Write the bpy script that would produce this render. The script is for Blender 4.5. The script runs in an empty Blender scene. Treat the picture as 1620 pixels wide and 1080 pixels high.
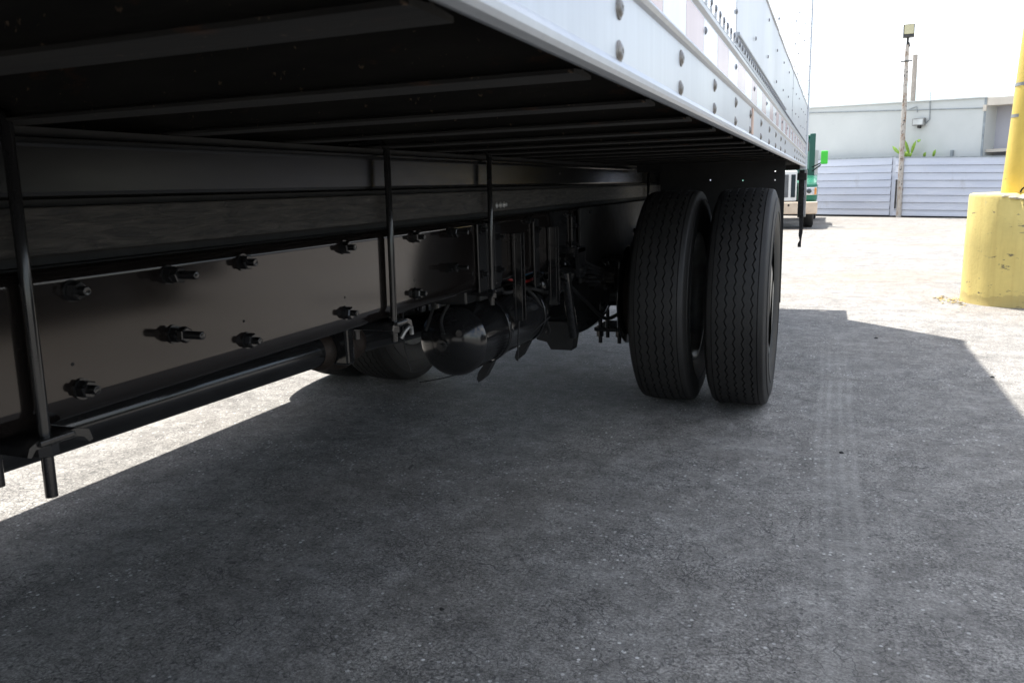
import bpy, bmesh, math, random
from mathutils import Vector, Matrix
random.seed(7)
SC = bpy.context.scene
COL = SC.collection
PI = math.pi

# ------------------------------------------------------------------ camera
cam_d = bpy.data.cameras.new('camera')
cam = bpy.data.objects.new('camera', cam_d)
COL.objects.link(cam)
RT = Vector((0.9291665, 0.3685087, -0.0291721))
UP = Vector((-0.0441346, 0.1889404, 0.9809963))
FW = Vector((-0.3670174, 0.9102213, -0.1918211))
mw = Matrix(((RT.x, UP.x, -FW.x, 0.1742), (RT.y, UP.y, -FW.y, 0.0), (RT.z, UP.z, -FW.z, 1.028), (0, 0, 0, 1)))
cam.matrix_world = mw
cam_d.sensor_fit = 'HORIZONTAL'
cam_d.sensor_width = 36.0
cam_d.lens = 1241.2 / 1620 * 36.0
cam_d.clip_start = 0.02
cam_d.clip_end = 1000
cam_d.dof.use_dof = True
cam_d.dof.focus_distance = 3.4
cam_d.dof.aperture_fstop = 15.0
SC.camera = cam

# ------------------------------------------------------------------ sky and sun
SUN = Vector((-0.255, 0.252, 1.0)).normalized()
world = bpy.data.worlds.new('World')
SC.world = world
world.use_nodes = True
wn, wl = world.node_tree.nodes, world.node_tree.links
wn.clear()
sky = wn.new('ShaderNodeTexSky')
sky.sky_type = 'NISHITA'
sky.sun_disc = False
sky.sun_elevation = math.asin(SUN.z)
sky.sun_rotation = math.atan2(SUN.x, SUN.y)
sky.air_density = 1.0
sky.dust_density = 1.5
tc = wn.new('ShaderNodeTexCoord')
mp = wn.new('ShaderNodeMapping')
mp.inputs['Scale'].default_value = (1.0, 1.0, 2.6)
cn = wn.new('ShaderNodeTexNoise')
cn.inputs['Scale'].default_value = 4.2
cn.inputs['Detail'].default_value = 7
cn.inputs['Roughness'].default_value = 0.55
cr = wn.new('ShaderNodeValToRGB')
cr.color_ramp.elements[0].position = 0.42
cr.color_ramp.elements[1].position = 0.66
cmix = wn.new('ShaderNodeMixRGB')
cmix.inputs[2].default_value = (7.8, 7.75, 7.7, 1)
bg = wn.new('ShaderNodeBackground')
bg.inputs['Strength'].default_value = 0.112
wo = wn.new('ShaderNodeOutputWorld')
wl.new(tc.outputs['Generated'], mp.inputs['Vector'])
wl.new(mp.outputs['Vector'], cn.inputs['Vector'])
wl.new(cn.outputs['Fac'], cr.inputs['Fac'])
wl.new(cr.outputs['Color'], cmix.inputs['Fac'])
wl.new(sky.outputs['Color'], cmix.inputs[1])
wl.new(cmix.outputs['Color'], bg.inputs['Color'])
wl.new(bg.outputs['Background'], wo.inputs['Surface'])

sun_d = bpy.data.lights.new('sun', 'SUN')
sun_d.energy = 3.9
sun_d.angle = math.radians(0.53)
sun_d.color = (1.0, 0.955, 0.89)
sun = bpy.data.objects.new('sun', sun_d)
COL.objects.link(sun)
sun.rotation_euler = SUN.to_track_quat('Z', 'Y').to_euler()

SC.view_settings.view_transform = 'Standard'
SC.view_settings.look = 'None'
SC.view_settings.exposure = 1.6
SC.view_settings.gamma = 1.0
SC.view_settings.use_curve_mapping = False
SC.cycles.max_bounces = 10
SC.cycles.diffuse_bounces = 6
SC.cycles.glossy_bounces = 6

# ------------------------------------------------------------------ materials
class NT:
    def __init__(s, name):
        s.m = bpy.data.materials.new(name); s.m.use_nodes = True
        s.n = s.m.node_tree.nodes; s.l = s.m.node_tree.links
        s.b = s.n['Principled BSDF']
        s.tc = s.n.new('ShaderNodeTexCoord')
    def val(s, v, sock):
        if hasattr(v, 'links'): s.l.new(v, sock)
        else:
            if isinstance(v, (tuple, list)) and len(v) == 3 and sock.type == 'RGBA': v = (*v, 1)
            sock.default_value = v
    def mapping(s, scale=(1, 1, 1), coord='Object', loc=(0, 0, 0)):
        m = s.n.new('ShaderNodeMapping'); m.inputs['Scale'].default_value = scale
        m.inputs['Location'].default_value = loc
        s.l.new(s.tc.outputs[coord], m.inputs['Vector']); return m.outputs['Vector']
    def noise(s, vec, scale, detail=4, rough=0.55, dist=0.0):
        t = s.n.new('ShaderNodeTexNoise'); t.inputs['Scale'].default_value = scale
        t.inputs['Detail'].default_value = detail; t.inputs['Roughness'].default_value = rough
        t.inputs['Distortion'].default_value = dist
        s.l.new(vec, t.inputs['Vector']); return t.outputs['Fac']
    def voro(s, vec, scale, feat='F1', out='Distance', rand=1.0):
        t = s.n.new('ShaderNodeTexVoronoi'); t.feature = feat; t.inputs['Scale'].default_value = scale
        t.inputs['Randomness'].default_value = rand
        s.l.new(vec, t.inputs['Vector']); return t.outputs[out]
    def ramp(s, fac, p0, p1, c0=(0, 0, 0), c1=(1, 1, 1)):
        r = s.n.new('ShaderNodeValToRGB'); e = r.color_ramp.elements
        e[0].position = p0; e[1].position = p1
        e[0].color = (*c0, 1); e[1].color = (*c1, 1)
        s.l.new(fac, r.inputs['Fac']); return r.outputs['Color']
    def mix(s, fac, a, b, mode='MIX'):
        m = s.n.new('ShaderNodeMixRGB'); m.blend_type = mode
        s.val(fac, m.inputs[0]); s.val(a, m.inputs[1]); s.val(b, m.inputs[2]); return m.outputs[0]
    def math(s, op, a, b=0.0, c=None):
        m = s.n.new('ShaderNodeMath'); m.operation = op
        s.val(a, m.inputs[0]); s.val(b, m.inputs[1])
        if c is not None: s.val(c, m.inputs[2])
        return m.outputs[0]
    def bump(s, h, strength=0.3, dist=0.01, normal=None):
        b = s.n.new('ShaderNodeBump'); b.inputs['Strength'].default_value = strength
        b.inputs['Distance'].default_value = dist
        s.l.new(h, b.inputs['Height'])
        if normal is not None: s.l.new(normal, b.inputs['Normal'])
        s.l.new(b.outputs['Normal'], s.b.inputs['Normal']); return b.outputs['Normal']
    def set(s, **k):
        for a, v in k.items():
            s.val(v, s.b.inputs[a.replace('_', ' ')])
        return s.m

def simple(name, c, rough=0.5, metal=0.0, var=0.25, nscale=8.0, stretch=(1, 1, 1), bump=0.0, bscale=60, rvar=0.12, spec=0.5, coat=0.0):
    t = NT(name); v = t.mapping(stretch)
    n = t.noise(v, nscale, 6, 0.6)
    col = t.mix(t.ramp(n, 0.3, 0.72), tuple(x * (1 - var) for x in c), tuple(min(1, x * (1 + var)) for x in c))
    r = t.math('MULTIPLY_ADD', t.noise(v, nscale * 3.1, 5), rvar * 2, rough - rvar)
    t.set(Base_Color=col, Roughness=r, Metallic=metal)
    t.b.inputs['Specular IOR Level'].default_value = spec
    t.b.inputs['Coat Weight'].default_value = coat
    if bump: t.bump(t.noise(v, bscale, 4), bump, 0.002)
    return t.m

M = {}
def build_materials():
    # weathered concrete pavement
    t = NT('weathered_concrete'); v = t.mapping()
    big = t.ramp(t.noise(v, 0.9, 5, 0.6, 0.4), 0.33, 0.68)
    mid = t.ramp(t.noise(v, 6.0, 6, 0.65, 0.3), 0.3, 0.72)
    fine = t.ramp(t.noise(v, 55.0, 4, 0.75), 0.33, 0.68)
    grit = t.ramp(t.noise(v, 125.0, 3, 0.85), 0.37, 0.64)
    col = t.mix(big, (0.165, 0.158, 0.145), (0.262, 0.252, 0.235))
    mott = t.ramp(t.noise(v, 20.0, 5, 0.7, 0.3), 0.36, 0.64)
    col = t.mix(0.55, col, t.mix(mid, (0.105, 0.101, 0.095), (0.35, 0.34, 0.32)))
    col = t.mix(0.55, col, t.mix(fine, (0.45, 0.45, 0.45), (1.42, 1.42, 1.42)), 'MULTIPLY')
    gm = t.math('MULTIPLY_ADD', t.ramp(t.noise(v, 1.9, 5, 0.6, 0.4), 0.36, 0.62), 0.55, 0.35)
    col = t.mix(gm, col, t.mix(grit, (0.28, 0.28, 0.28), (1.62, 1.62, 1.62)), 'MULTIPLY')
    col = t.mix(0.5, col, t.mix(mott, (0.6, 0.6, 0.6), (1.35, 1.35, 1.35)), 'MULTIPLY')
    # pale stones in the worn surface, present in patches
    d = t.voro(v, 58.0); cellc = t.voro(v, 58.0, 'F1', 'Color')
    sep = t.n.new('ShaderNodeSeparateColor'); t.l.new(cellc, sep.inputs[0])
    pick = t.math('GREATER_THAN', sep.outputs[0], 0.80)
    dot = t.math('MULTIPLY', pick, t.ramp(d, 0.22, 0.30, (1, 1, 1), (0, 0, 0)))
    patch = t.ramp(t.noise(v, 2.6, 4, 0.6, 0.5), 0.44, 0.64)
    dot = t.math('MULTIPLY', dot, t.math('MULTIPLY_ADD', patch, 0.85, 0.10))
    col = t.mix(dot, col, (0.66, 0.65, 0.63))
    darkpick = t.math('MULTIPLY', t.math('LESS_THAN', sep.outputs[0], 0.16), t.ramp(d, 0.25, 0.36, (1, 1, 1), (0, 0, 0)))
    col = t.mix(t.math('MULTIPLY', darkpick, 0.7), col, (0.055, 0.055, 0.055))
    sm = t.ramp(t.noise(t.mapping((1.0, 1.6, 1), loc=(7, 2, 0)), 2.2, 6, 0.68, 0.8), 0.60, 0.70)
    col = t.mix(t.math('MULTIPLY', sm, .30), col, (0.36, 0.355, 0.34))
    oil = t.ramp(t.noise(t.mapping((1, 1, 1), loc=(1, 9, 0)), 1.6, 5, 0.6, 0.3), 0.63, 0.72)
    col = t.mix(t.math('MULTIPLY', oil, .45), col, (0.075, 0.072, 0.07))
    # hairline map cracking
    wob = t.n.new('ShaderNodeTexNoise'); wob.inputs['Scale'].default_value = 14; wob.inputs['Detail'].default_value = 4
    t.l.new(v, wob.inputs['Vector'])
    va = t.n.new('ShaderNodeVectorMath'); va.operation = 'MULTIPLY_ADD'
    t.l.new(wob.outputs['Color'], va.inputs[0]); va.inputs[1].default_value = (0.09, 0.09, 0.0); t.l.new(v, va.inputs[2])
    e1 = t.voro(va.outputs[0], 17.0, 'DISTANCE_TO_EDGE'); e2 = t.voro(va.outputs[0], 48.0, 'DISTANCE_TO_EDGE')
    c1 = t.ramp(e1, 0.003, 0.020, (1, 1, 1), (0, 0, 0)); c2 = t.ramp(e2, 0.012, 0.075, (1, 1, 1), (0, 0, 0))
    pm1 = t.ramp(t.noise(v, 3.3, 4), 0.42, 0.6); pm2 = t.ramp(t.noise(v, 4.7, 4, 0.6, 0.2), 0.45, 0.65)
    crack = t.math('MAXIMUM', t.math('MULTIPLY', c1, t.math('MULTIPLY_ADD', pm1, 0.6, 0.18)), t.math('MULTIPLY', c2, t.math('MULTIPLY_ADD', pm2, 0.62, 0.12)))
    col = t.mix(crack, col, (0.03, 0.03, 0.032))
    # faint dusty tyre tracks running along the truck
    sx = t.n.new('ShaderNodeSeparateXYZ'); t.l.new(v, sx.inputs[0])
    xx = t.math('ADD', sx.outputs[0], t.math('MULTIPLY', t.noise(t.mapping((0.3, 0.5, 1)), 1.0, 2), 0.05))
    band = None
    for c, w in ((0.205, 0.014), (0.245, 0.012), (0.292, 0.012), (0.335, 0.016), (0.27, 0.085)):
        dd = t.math('ABSOLUTE', t.math('SUBTRACT', xx, c))
        b = t.ramp(t.math('DIVIDE', dd, w), 0.4, 1.0, (1, 1, 1), (0, 0, 0))
        band = b if band is None else t.math('ADD', band, b)
    teeth = t.ramp(t.noise(t.mapping((1.2, 22, 1)), 4.0, 2), 0.3, 0.7)
    bf = t.math('MULTIPLY', t.math('MULTIPLY', band, t.math('MULTIPLY_ADD', teeth, 0.09, 0.07)), t.ramp(t.noise(v, 2.0, 3), 0.3, 0.6))
    bf = t.math('MULTIPLY', bf, t.ramp(t.math('MULTIPLY', sx.outputs[1], 0.1), 0.42, 0.66, (1, 1, 1), (0, 0, 0)))
    col = t.mix(bf, col, (0.50, 0.49, 0.46))
    # warm stains far out
    st = t.ramp(t.noise(t.mapping((0.35, 0.8, 1)), 1.1, 5, 0.6, 0.6), 0.5, 0.7)
    far = t.ramp(t.math('MULTIPLY', sx.outputs[1], 0.1), 0.60, 0.75)
    col = t.mix(t.math('MULTIPLY', st, t.math('MULTIPLY_ADD', far, 0.55, 0.12)), col, (0.185, 0.145, 0.105))
    # far sawn joints
    for c, w in ((11.4, 0.012), (15.2, 0.016), (8.9, 0.009)):
        yy = t.math('ADD', sx.outputs[1], t.math('MULTIPLY', t.noise(v, 0.9, 4), 0.25))
        yy = t.math('MULTIPLY_ADD', sx.outputs[0], 0.18, yy)
        dd = t.math('ABSOLUTE', t.math('SUBTRACT', yy, c))
        col = t.mix(t.math('MULTIPLY', t.ramp(t.math('DIVIDE', dd, w * 2), 0.3, 1.0, (1, 1, 1), (0, 0, 0)), 0.6), col, (0.06, 0.055, 0.05))
    col = t.mix(1.0, col, (1.08, 1.08, 1.08), 'MULTIPLY')
    hgt = t.math('ADD', t.math('MULTIPLY', grit, 0.5), t.math('MULTIPLY', fine, 0.6))
    hgt = t.math('SUBTRACT', hgt, t.math('MULTIPLY', crack, 1.2))
    t.bump(hgt, 0.55, 0.0022)
    t.set(Base_Color=col, Roughness=t.math('MULTIPLY_ADD', fine, 0.2, 0.68))
    t.b.inputs['Specular IOR Level'].default_value = 0.35
    M['ground'] = t.m

    M['gloss'] = simple('glossy_black_paint', (0.012, 0.012, 0.0125), 0.13, 0, 0.3, 9, bump=0.015, bscale=240, rvar=0.06, spec=0.42)
    M['web'] = simple('satin_black_frame_paint', (0.0075, 0.0062, 0.0058), 0.10, 0, 0.2, 4, (1, .6, 1), bump=0.008, bscale=380, rvar=0.02, spec=0.48)
    M['web'].node_tree.nodes['Principled BSDF'].inputs['Specular Tint'].default_value = (1.0, .93, .88, 1)
    M['beam'] = simple('dusty_black_beam_paint', (0.007, 0.007, 0.0065), 0.24, 0, 0.6, 6, (1, .5, 2), bump=0.015, bscale=120, rvar=0.07, spec=0.34)
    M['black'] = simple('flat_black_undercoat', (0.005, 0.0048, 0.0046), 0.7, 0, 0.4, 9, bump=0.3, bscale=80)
    # cross members: dull steel with rust
    t = NT('dull_cross_member_steel'); v = t.mapping((.6, 3, 3))
    r = t.ramp(t.noise(t.mapping((2.2, 6, 6), loc=(.3, 0, 0)), 2.4, 7, 0.65), 0.56, 0.72)
    col = t.mix(t.ramp(t.noise(v, 9, 6), .3, .7), (0.006, 0.0058, 0.0054), (0.020, 0.0185, 0.016))
    col = t.mix(t.math('MULTIPLY', r, .7), col, (0.14, 0.055, 0.022))
    sp = t.ramp(t.noise(t.mapping((1, 1, 1)), 70, 4, .7), .66, .70)
    col = t.mix(t.math('MULTIPLY', sp, .6), col, (0.22, 0.15, 0.10))
    t.set(Base_Color=col, Roughness=.75); t.bump(t.noise(v, 60, 5), .3, .002)
    M['cross'] = t.m
    # weathered painted timber
    t = NT('black_stained_timber'); v = t.mapping((6, 1.1, 9))
    g = t.ramp(t.noise(v, 11, 8, 0.78, 0.7), 0.40, 0.66)
    sc = t.ramp(t.noise(t.mapping((2, 3, 5)), 9, 7, 0.75), 0.62, 0.72)
    col = t.mix(g, (0.003, 0.003, 0.003), (0.055, 0.050, 0.043))
    col = t.mix(t.math('MULTIPLY', sc, .7), col, (0.15, 0.14, 0.12))
    t.set(Base_Color=col, Roughness=.55); t.bump(g, .6, .003)
    M['timber'] = t.m
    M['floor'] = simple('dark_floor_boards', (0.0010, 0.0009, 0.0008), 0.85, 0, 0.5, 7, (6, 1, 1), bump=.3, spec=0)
    # brushed aluminium with faint streaks
    def alu(name, c, rough, metal, coat=0.0):
        t = NT(name); v = t.mapping((1, 1, 1))
        s = t.noise(t.mapping((1, 14, 0.7)), 5, 6, 0.6)
        dz = t.noise(v, 3.0, 5, 0.6)
        col = t.mix(t.ramp(s, .3, .75), tuple(x * .93 for x in c), tuple(min(1, x * 1.04) for x in c))
        col = t.mix(t.math('MULTIPLY', t.ramp(dz, .45, .72), .4), col, tuple(x * .78 for x in c))
        run = t.ramp(t.noise(t.mapping((1, 26, 1.2), loc=(0, 3, 1)), 3.0, 4, .6), .60, .74)
        col = t.mix(t.math('MULTIPLY', run, .22), col, tuple(x * .6 for x in c))
        spk = t.ramp(t.noise(t.mapping((1, 1, 1), loc=(4, 1, 1)), 90, 3, .7), .70, .76)
        col = t.mix(t.math('MULTIPLY', spk, .55), col, (.16, .14, .12))
        t.set(Base_Color=col, Roughness=t.math('MULTIPLY_ADD', dz, .12, rough - .06), Metallic=metal)
        t.b.inputs['Coat Weight'].default_value = coat
        t.b.inputs['Coat Roughness'].default_value = 0.05
        t.bump(t.noise(t.mapping((1, .35, .35)), 6, 3), .10, .004)
        return t.m
    M['rail'] = alu('pale_aluminium_rail', (0.50, 0.525, 0.555), 0.36, 0.35)
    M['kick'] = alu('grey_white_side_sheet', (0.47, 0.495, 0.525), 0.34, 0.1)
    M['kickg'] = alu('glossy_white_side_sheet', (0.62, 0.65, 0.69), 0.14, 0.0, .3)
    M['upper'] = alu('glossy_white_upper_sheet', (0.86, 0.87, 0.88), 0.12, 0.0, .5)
    M['tape_r'] = alu('faded_red_reflective_tape', (0.43, 0.30, 0.31), 0.24, 0.0, 0)
    M['tape_w'] = alu('white_reflective_tape', (0.58, 0.60, 0.65), 0.22, 0.0, 0)
    M['orange'] = simple('orange_marker_tape', (0.60, 0.40, 0.31), .4)
    M['rivet'] = simple('tarnished_rivet_steel', (0.20, 0.185, 0.17), .38, .8, .3, 60)
    M['rivetd'] = simple('dull_grey_rivets', (0.16, 0.165, 0.18), .45, .5, .3, 60)
    M['seam'] = simple('dark_seam_sealant', (0.05, 0.055, 0.06), .6)
    # tyre rubber
    t = NT('dusty_tyre_rubber'); v = t.mapping()
    n = t.ramp(t.noise(v, 5, 6, .65), .3, .75); f = t.noise(v, 90, 4, .7)
    col = t.mix(n, (0.007, 0.0068, 0.0066), (0.017, 0.016, 0.0145))
    col = t.mix(t.math('MULTIPLY', t.ramp(f, .5, .8), .4), col, (0.036, 0.033, 0.029))
    t.set(Base_Color=col, Roughness=.62); t.bump(f, .25, .001)
    M['rubber'] = t.m
    M['rubber_flap'] = simple('black_rubber_flap', (0.006, 0.006, 0.006), .7, bump=.2)
    M['rim'] = simple('grey_wheel_rim', (0.32, 0.32, 0.31), .42, .5, .35, 12)
    M['drum'] = simple('rusty_drum_iron', (0.028, 0.019, 0.014), .65, .4, .5, 15)
    M['red_hose'] = simple('red_air_hose', (0.22, 0.012, 0.010), .5)
    M['blue_hose'] = simple('blue_air_hose', (0.02, 0.07, 0.12), .4)
    M['zinc'] = simple('zinc_hook_steel', (0.42, 0.41, 0.38), .4, .7)
    # yellow painted concrete with scuffs
    def yellow(name, c, rough, scuff):
        t = NT(name); v = t.mapping()
        n = t.ramp(t.noise(v, 4, 6, .6), .3, .72)
        col = t.mix(n, tuple(x * .86 for x in c), tuple(min(1, x * 1.06) for x in c))
        s1 = t.ramp(t.noise(t.mapping((3, 3, 9), loc=(3.1, .4, 1.7)), 3.0, 6, .7, .4), scuff, scuff + .025)
        col = t.mix(t.math('MULTIPLY', s1, .85), col, (0.08, 0.075, 0.07))
        s2 = t.ramp(t.noise(t.mapping((2, 2, 1.2), loc=(1, 5, 2)), 4.0, 6, .7), .63, .70)
        col = t.mix(t.math('MULTIPLY', s2, .5), col, (0.40, 0.36, 0.25))
        sz = t.n.new('ShaderNodeSeparateXYZ'); t.l.new(v, sz.inputs[0])
        foot = t.ramp(t.math('ADD', sz.outputs[2], t.math('MULTIPLY', t.noise(v, 7, 5, .7), -.16)), -.06, .01, (1, 1, 1), (0, 0, 0))
        col = t.mix(t.math('MULTIPLY', foot, .4), col, (0.30, 0.23, 0.10))
        st = t.ramp(t.noise(t.mapping((9, 9, .5)), 3.0, 5), .5, .75)
        col = t.mix(t.math('MULTIPLY', st, .22), col, (0.38, 0.22, 0.05))
        t.set(Base_Color=col, Roughness=rough)
        t.bump(t.noise(v, 45, 5), .35, .004); return t.m
    M['yellow'] = yellow('yellow_painted_concrete', (0.66, 0.53, 0.18), .7, .628)
    M['yellow_p'] = yellow('yellow_painted_steel', (0.68, 0.50, 0.10), .5, .66)
    M['chip'] = simple('bare_chipped_concrete', (0.52, 0.48, 0.38), .85, bump=.6, bscale=60)
    M['band'] = simple('grey_metal_strap', (0.28, 0.28, 0.27), .4, .7)
    M['hole'] = simple('dark_hollow', (0.01, 0.01, 0.01), .9)
    # building
    t = NT('pale_stucco'); v = t.mapping()
    n = t.ramp(t.noise(v, .8, 6, .6), .3, .7)
    col = t.mix(n, (0.50, 0.52, 0.50), (0.58, 0.595, 0.57))
    blot = t.ramp(t.noise(t.mapping((1, 1, 1.6)), 2.2, 6, .7), .64, .72)
    col = t.mix(t.math('MULTIPLY', blot, .25), col, (0.38, 0.40, 0.40))
    t.set(Base_Color=col, Roughness=.85); t.bump(t.noise(v, 30, 4), .2, .01)
    M['stucco'] = t.m
    M['stucco2'] = simple('lilac_grey_stucco', (0.44, 0.44, 0.48), .85, 0, .06, 1)
    M['cream'] = simple('cream_parapet_paint', (0.62, 0.56, 0.47), .8, 0, .1, 3)
    M['conduit'] = simple('painted_conduit', (0.27, 0.30, 0.31), .6)
    t = NT('pale_blue_metal_siding'); v = t.mapping((.4, .4, 2.5))
    n = t.ramp(t.noise(v, 2.4, 6, .65), .3, .75)
    col = t.mix(n, (0.46, 0.485, 0.55), (0.56, 0.58, 0.63))
    dirt = t.ramp(t.noise(t.mapping((1, 1, .6)), 3, 6, .7), .60, .75)
    col = t.mix(t.math('MULTIPLY', dirt, .3), col, (0.27, 0.23, 0.2))
    t.set(Base_Color=col, Roughness=.45, Metallic=.1)
    M['siding'] = t.m
    t = NT('rusty_white_pole_paint'); v = t.mapping((2, 2, 1))
    col = t.mix(t.ramp(t.noise(v, 5, 6, .7), .50, .62), (0.44, 0.40, 0.35), (0.24, 0.15, 0.09))
    col = t.mix(t.ramp(t.noise(t.mapping((3, 3, 2), loc=(2, 2, 2)), 3, 6, .7), .58, .62), col, (0.03, 0.03, 0.03))
    t.set(Base_Color=col, Roughness=.7); M['pole'] = t.m
    M['wood_pole'] = simple('grey_wood_pole', (0.27, 0.24, 0.21), .85, 0, .25, 12, (4, 4, .5))
    M['dark_metal'] = simple('dark_bronze_metal', (0.05, 0.048, 0.045), .5, .3)
    M['dark_side'] = simple('dark_blue_box_paint', (0.04, 0.075, 0.13), .4, 0, .1, 2)
    M['van_paint'] = simple('dark_van_paint', (0.012, 0.014, 0.018), .35, 0, .1, 2)
    M['lap_shade'] = simple('fence_lap_shadow', (0.10, 0.11, 0.14), .7)  # dark tone standing in for shadow under the sheet laps
    M['lens'] = simple('yellowed_lamp_lens', (0.50, 0.46, 0.28), .25, 0, .1)
    M['lensw'] = simple('white_lamp_lens', (0.60, 0.62, 0.60), .2, 0, .1)
    M['leaf'] = simple('bright_green_leaf', (0.24, 0.40, 0.05), .5, 0, .3, 20)
    M['stem'] = simple('green_stem', (0.10, 0.16, 0.04), .6)
    M['dry_leaf'] = simple('dry_yellow_leaf', (0.34, 0.24, 0.06), .7, 0, .35, 30)
    M['tgreen'] = simple('green_truck_paint', (0.010, 0.13, 0.075), .3, 0, .1, 4, coat=.5)
    M['tgreen_d'] = simple('dark_green_truck_paint', (0.008, 0.075, 0.055), .35, 0, .1, 4)
    M['mirror_g'] = simple('bright_green_mirror_shell', (0.05, 0.50, 0.04), .4, 0, .1, 6)
    M['twhite'] = simple('white_truck_paint', (0.66, 0.66, 0.64), .35, 0, .06, 4)
    M['tbump'] = simple('dusty_cream_bumper', (0.55, 0.44, 0.33), .5, 0, .15, 6)
    M['glass'] = simple('dark_cab_glass', (0.03, 0.04, 0.045), .06, 0, .1, 2)
    M['grille'] = simple('grey_grille_mesh', (0.10, 0.105, 0.11), .5, .2)
    M['headlamp'] = simple('headlamp_lens', (0.62, 0.64, 0.66), .12, .2, .2, 30)
    M['amber'] = simple('amber_lens', (0.55, 0.22, 0.05), .3)
    M['stone'] = simple('pale_pebbles', (0.34, 0.33, 0.31), .8)
    M['tar'] = simple('black_asphalt_crumb', (0.02, 0.02, 0.02), .8)
build_materials()

# ------------------------------------------------------------------ mesh helpers
class MB:
    def __init__(s): s.v = []; s.f = []; s.sm = []
    def add(s, vs, fs, smooth=False):
        o = len(s.v); s.v += [tuple(p) for p in vs]
        s.f += [tuple(i + o for i in f) for f in fs]; s.sm += [smooth] * len(fs); return s
    def box(s, a, b, bev=0.0, rot=None, about=None):
        x0, y0, z0 = (min(a[i], b[i]) for i in range(3)); x1, y1, z1 = (max(a[i], b[i]) for i in range(3))
        if bev > 0:
            bm = bmesh.new(); bmesh.ops.create_cube(bm, size=1.0)
            for v in bm.verts:
                v.co = Vector(((x0 + x1) / 2 + v.co.x * (x1 - x0), (y0 + y1) / 2 + v.co.y * (y1 - y0), (z0 + z1) / 2 + v.co.z * (z1 - z0)))
            bmesh.ops.bevel(bm, geom=list(bm.edges), offset=bev, segments=2, affect='EDGES', profile=.5)
            bm.verts.index_update()
            vs = [v.co.copy() for v in bm.verts]; fs = [[v.index for v in f.verts] for f in bm.faces]; bm.free()
        else:
            vs = [Vector(p) for p in ((x0, y0, z0), (x1, y0, z0), (x1, y1, z0), (x0, y1, z0), (x0, y0, z1), (x1, y0, z1), (x1, y1, z1), (x0, y1, z1))]
            fs = [(3, 2, 1, 0), (4, 5, 6, 7), (0, 1, 5, 4), (1, 2, 6, 5), (2, 3, 7, 6), (3, 0, 4, 7)]
        if rot is not None:
            c = Vector(about) if about is not None else Vector(((x0 + x1) / 2, (y0 + y1) / 2, (z0 + z1) / 2))
            vs = [c + rot @ (p - c) for p in vs]
        return s.add(vs, fs)
    def tube(s, pts, r, seg=12, cap=True, smooth=True):
        pts = [Vector(p) for p in pts]; n = len(pts)
        rs = r if isinstance(r, (list, tuple)) else [r] * n
        vs = []; prev = None
        for i, p in enumerate(pts):
            d = (pts[min(i + 1, n - 1)] - pts[max(i - 1, 0)]).normalized()
            if prev is None:
                a = Vector((0, 0, 1)) if abs(d.z) < .9 else Vector((1, 0, 0))
                u = d.cross(a).normalized()
            else: u = (prev - d * prev.dot(d)).normalized()
            prev = u; w = d.cross(u)
            for k in range(seg):
                t = 2 * PI * k / seg; vs.append(p + (u * math.cos(t) + w * math.sin(t)) * rs[i])
        fs = [(i * seg + k, i * seg + (k + 1) % seg, (i + 1) * seg + (k + 1) % seg, (i + 1) * seg + k) for i in range(n - 1) for k in range(seg)]
        s.add(vs, fs, smooth)
        if cap: s.add(vs[:seg], [tuple(range(seg))[::-1]]); s.add(vs[-seg:], [tuple(range(seg))])
        return s
    def lathe(s, prof, c, axis, seg=24, smooth=True, phase=0.0):
        # prof: list of (along axis, radius)
        ax = Vector(axis).normalized(); a = Vector((0, 0, 1)) if abs(ax.z) < .9 else Vector((1, 0, 0))
        u = ax.cross(a).normalized(); w = ax.cross(u); c = Vector(c); vs = []
        for (h, r) in prof:
            for k in range(seg):
                t = 2 * PI * k / seg + phase; vs.append(c + ax * h + (u * math.cos(t) + w * math.sin(t)) * r)
        fs = [(i * seg + k, i * seg + (k + 1) % seg, (i + 1) * seg + (k + 1) % seg, (i + 1) * seg + k) for i in range(len(prof) - 1) for k in range(seg)]
        s.add(vs, fs, smooth)
        if prof[0][1] > 1e-4: s.add(vs[:seg], [tuple(range(seg))[::-1]])
        if prof[-1][1] > 1e-4: s.add(vs[-seg:], [tuple(range(seg))])
        return s
    def extrude(s, poly, plane, d0, d1, smooth=False):
        # poly 2D points; plane 'xz' along y, 'yz' along x, 'xy' along z
        def P(p, d):
            return {'xz': (p[0], d, p[1]), 'yz': (d, p[0], p[1]), 'xy': (p[0], p[1], d)}[plane]
        n = len(poly); vs = [P(p, d0) for p in poly] + [P(p, d1) for p in poly]
        s.add(vs, [(i, (i + 1) % n, n + (i + 1) % n, n + i) for i in range(n)], smooth)
        s.add(vs[:n], [tuple(range(n))[::-1]]); s.add(vs[n:], [tuple(range(n))]); return s
    def build(s, name, mat, parent=None, origin=None, bev=0.0, **props):
        me = bpy.data.meshes.new(name)
        vs = s.v
        if origin is not None: vs = [(x - origin[0], y - origin[1], z - origin[2]) for x, y, z in vs]
        me.from_pydata(vs, [], s.f); me.polygons.foreach_set('use_smooth', s.sm)
        bm = bmesh.new(); bm.from_mesh(me); bmesh.ops.recalc_face_normals(bm, faces=bm.faces); bm.to_mesh(me); bm.free()
        me.materials.append(M[mat]); me.update()
        return link(name, me, parent, origin, **props)

def link(name, me, parent=None, loc=None, **props):
    o = bpy.data.objects.new(name, me); COL.objects.link(o)
    if loc is not None: o.location = loc
    if parent is not None: o.parent = parent
    for k, v in props.items(): o[k] = v
    return o
def empty(name, loc, label, cat, group=None):
    o = bpy.data.objects.new(name, None); COL.objects.link(o); o.location = loc
    o.empty_display_size = .2; o['label'] = label; o['category'] = cat
    if group: o['group'] = group
    return o

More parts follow.
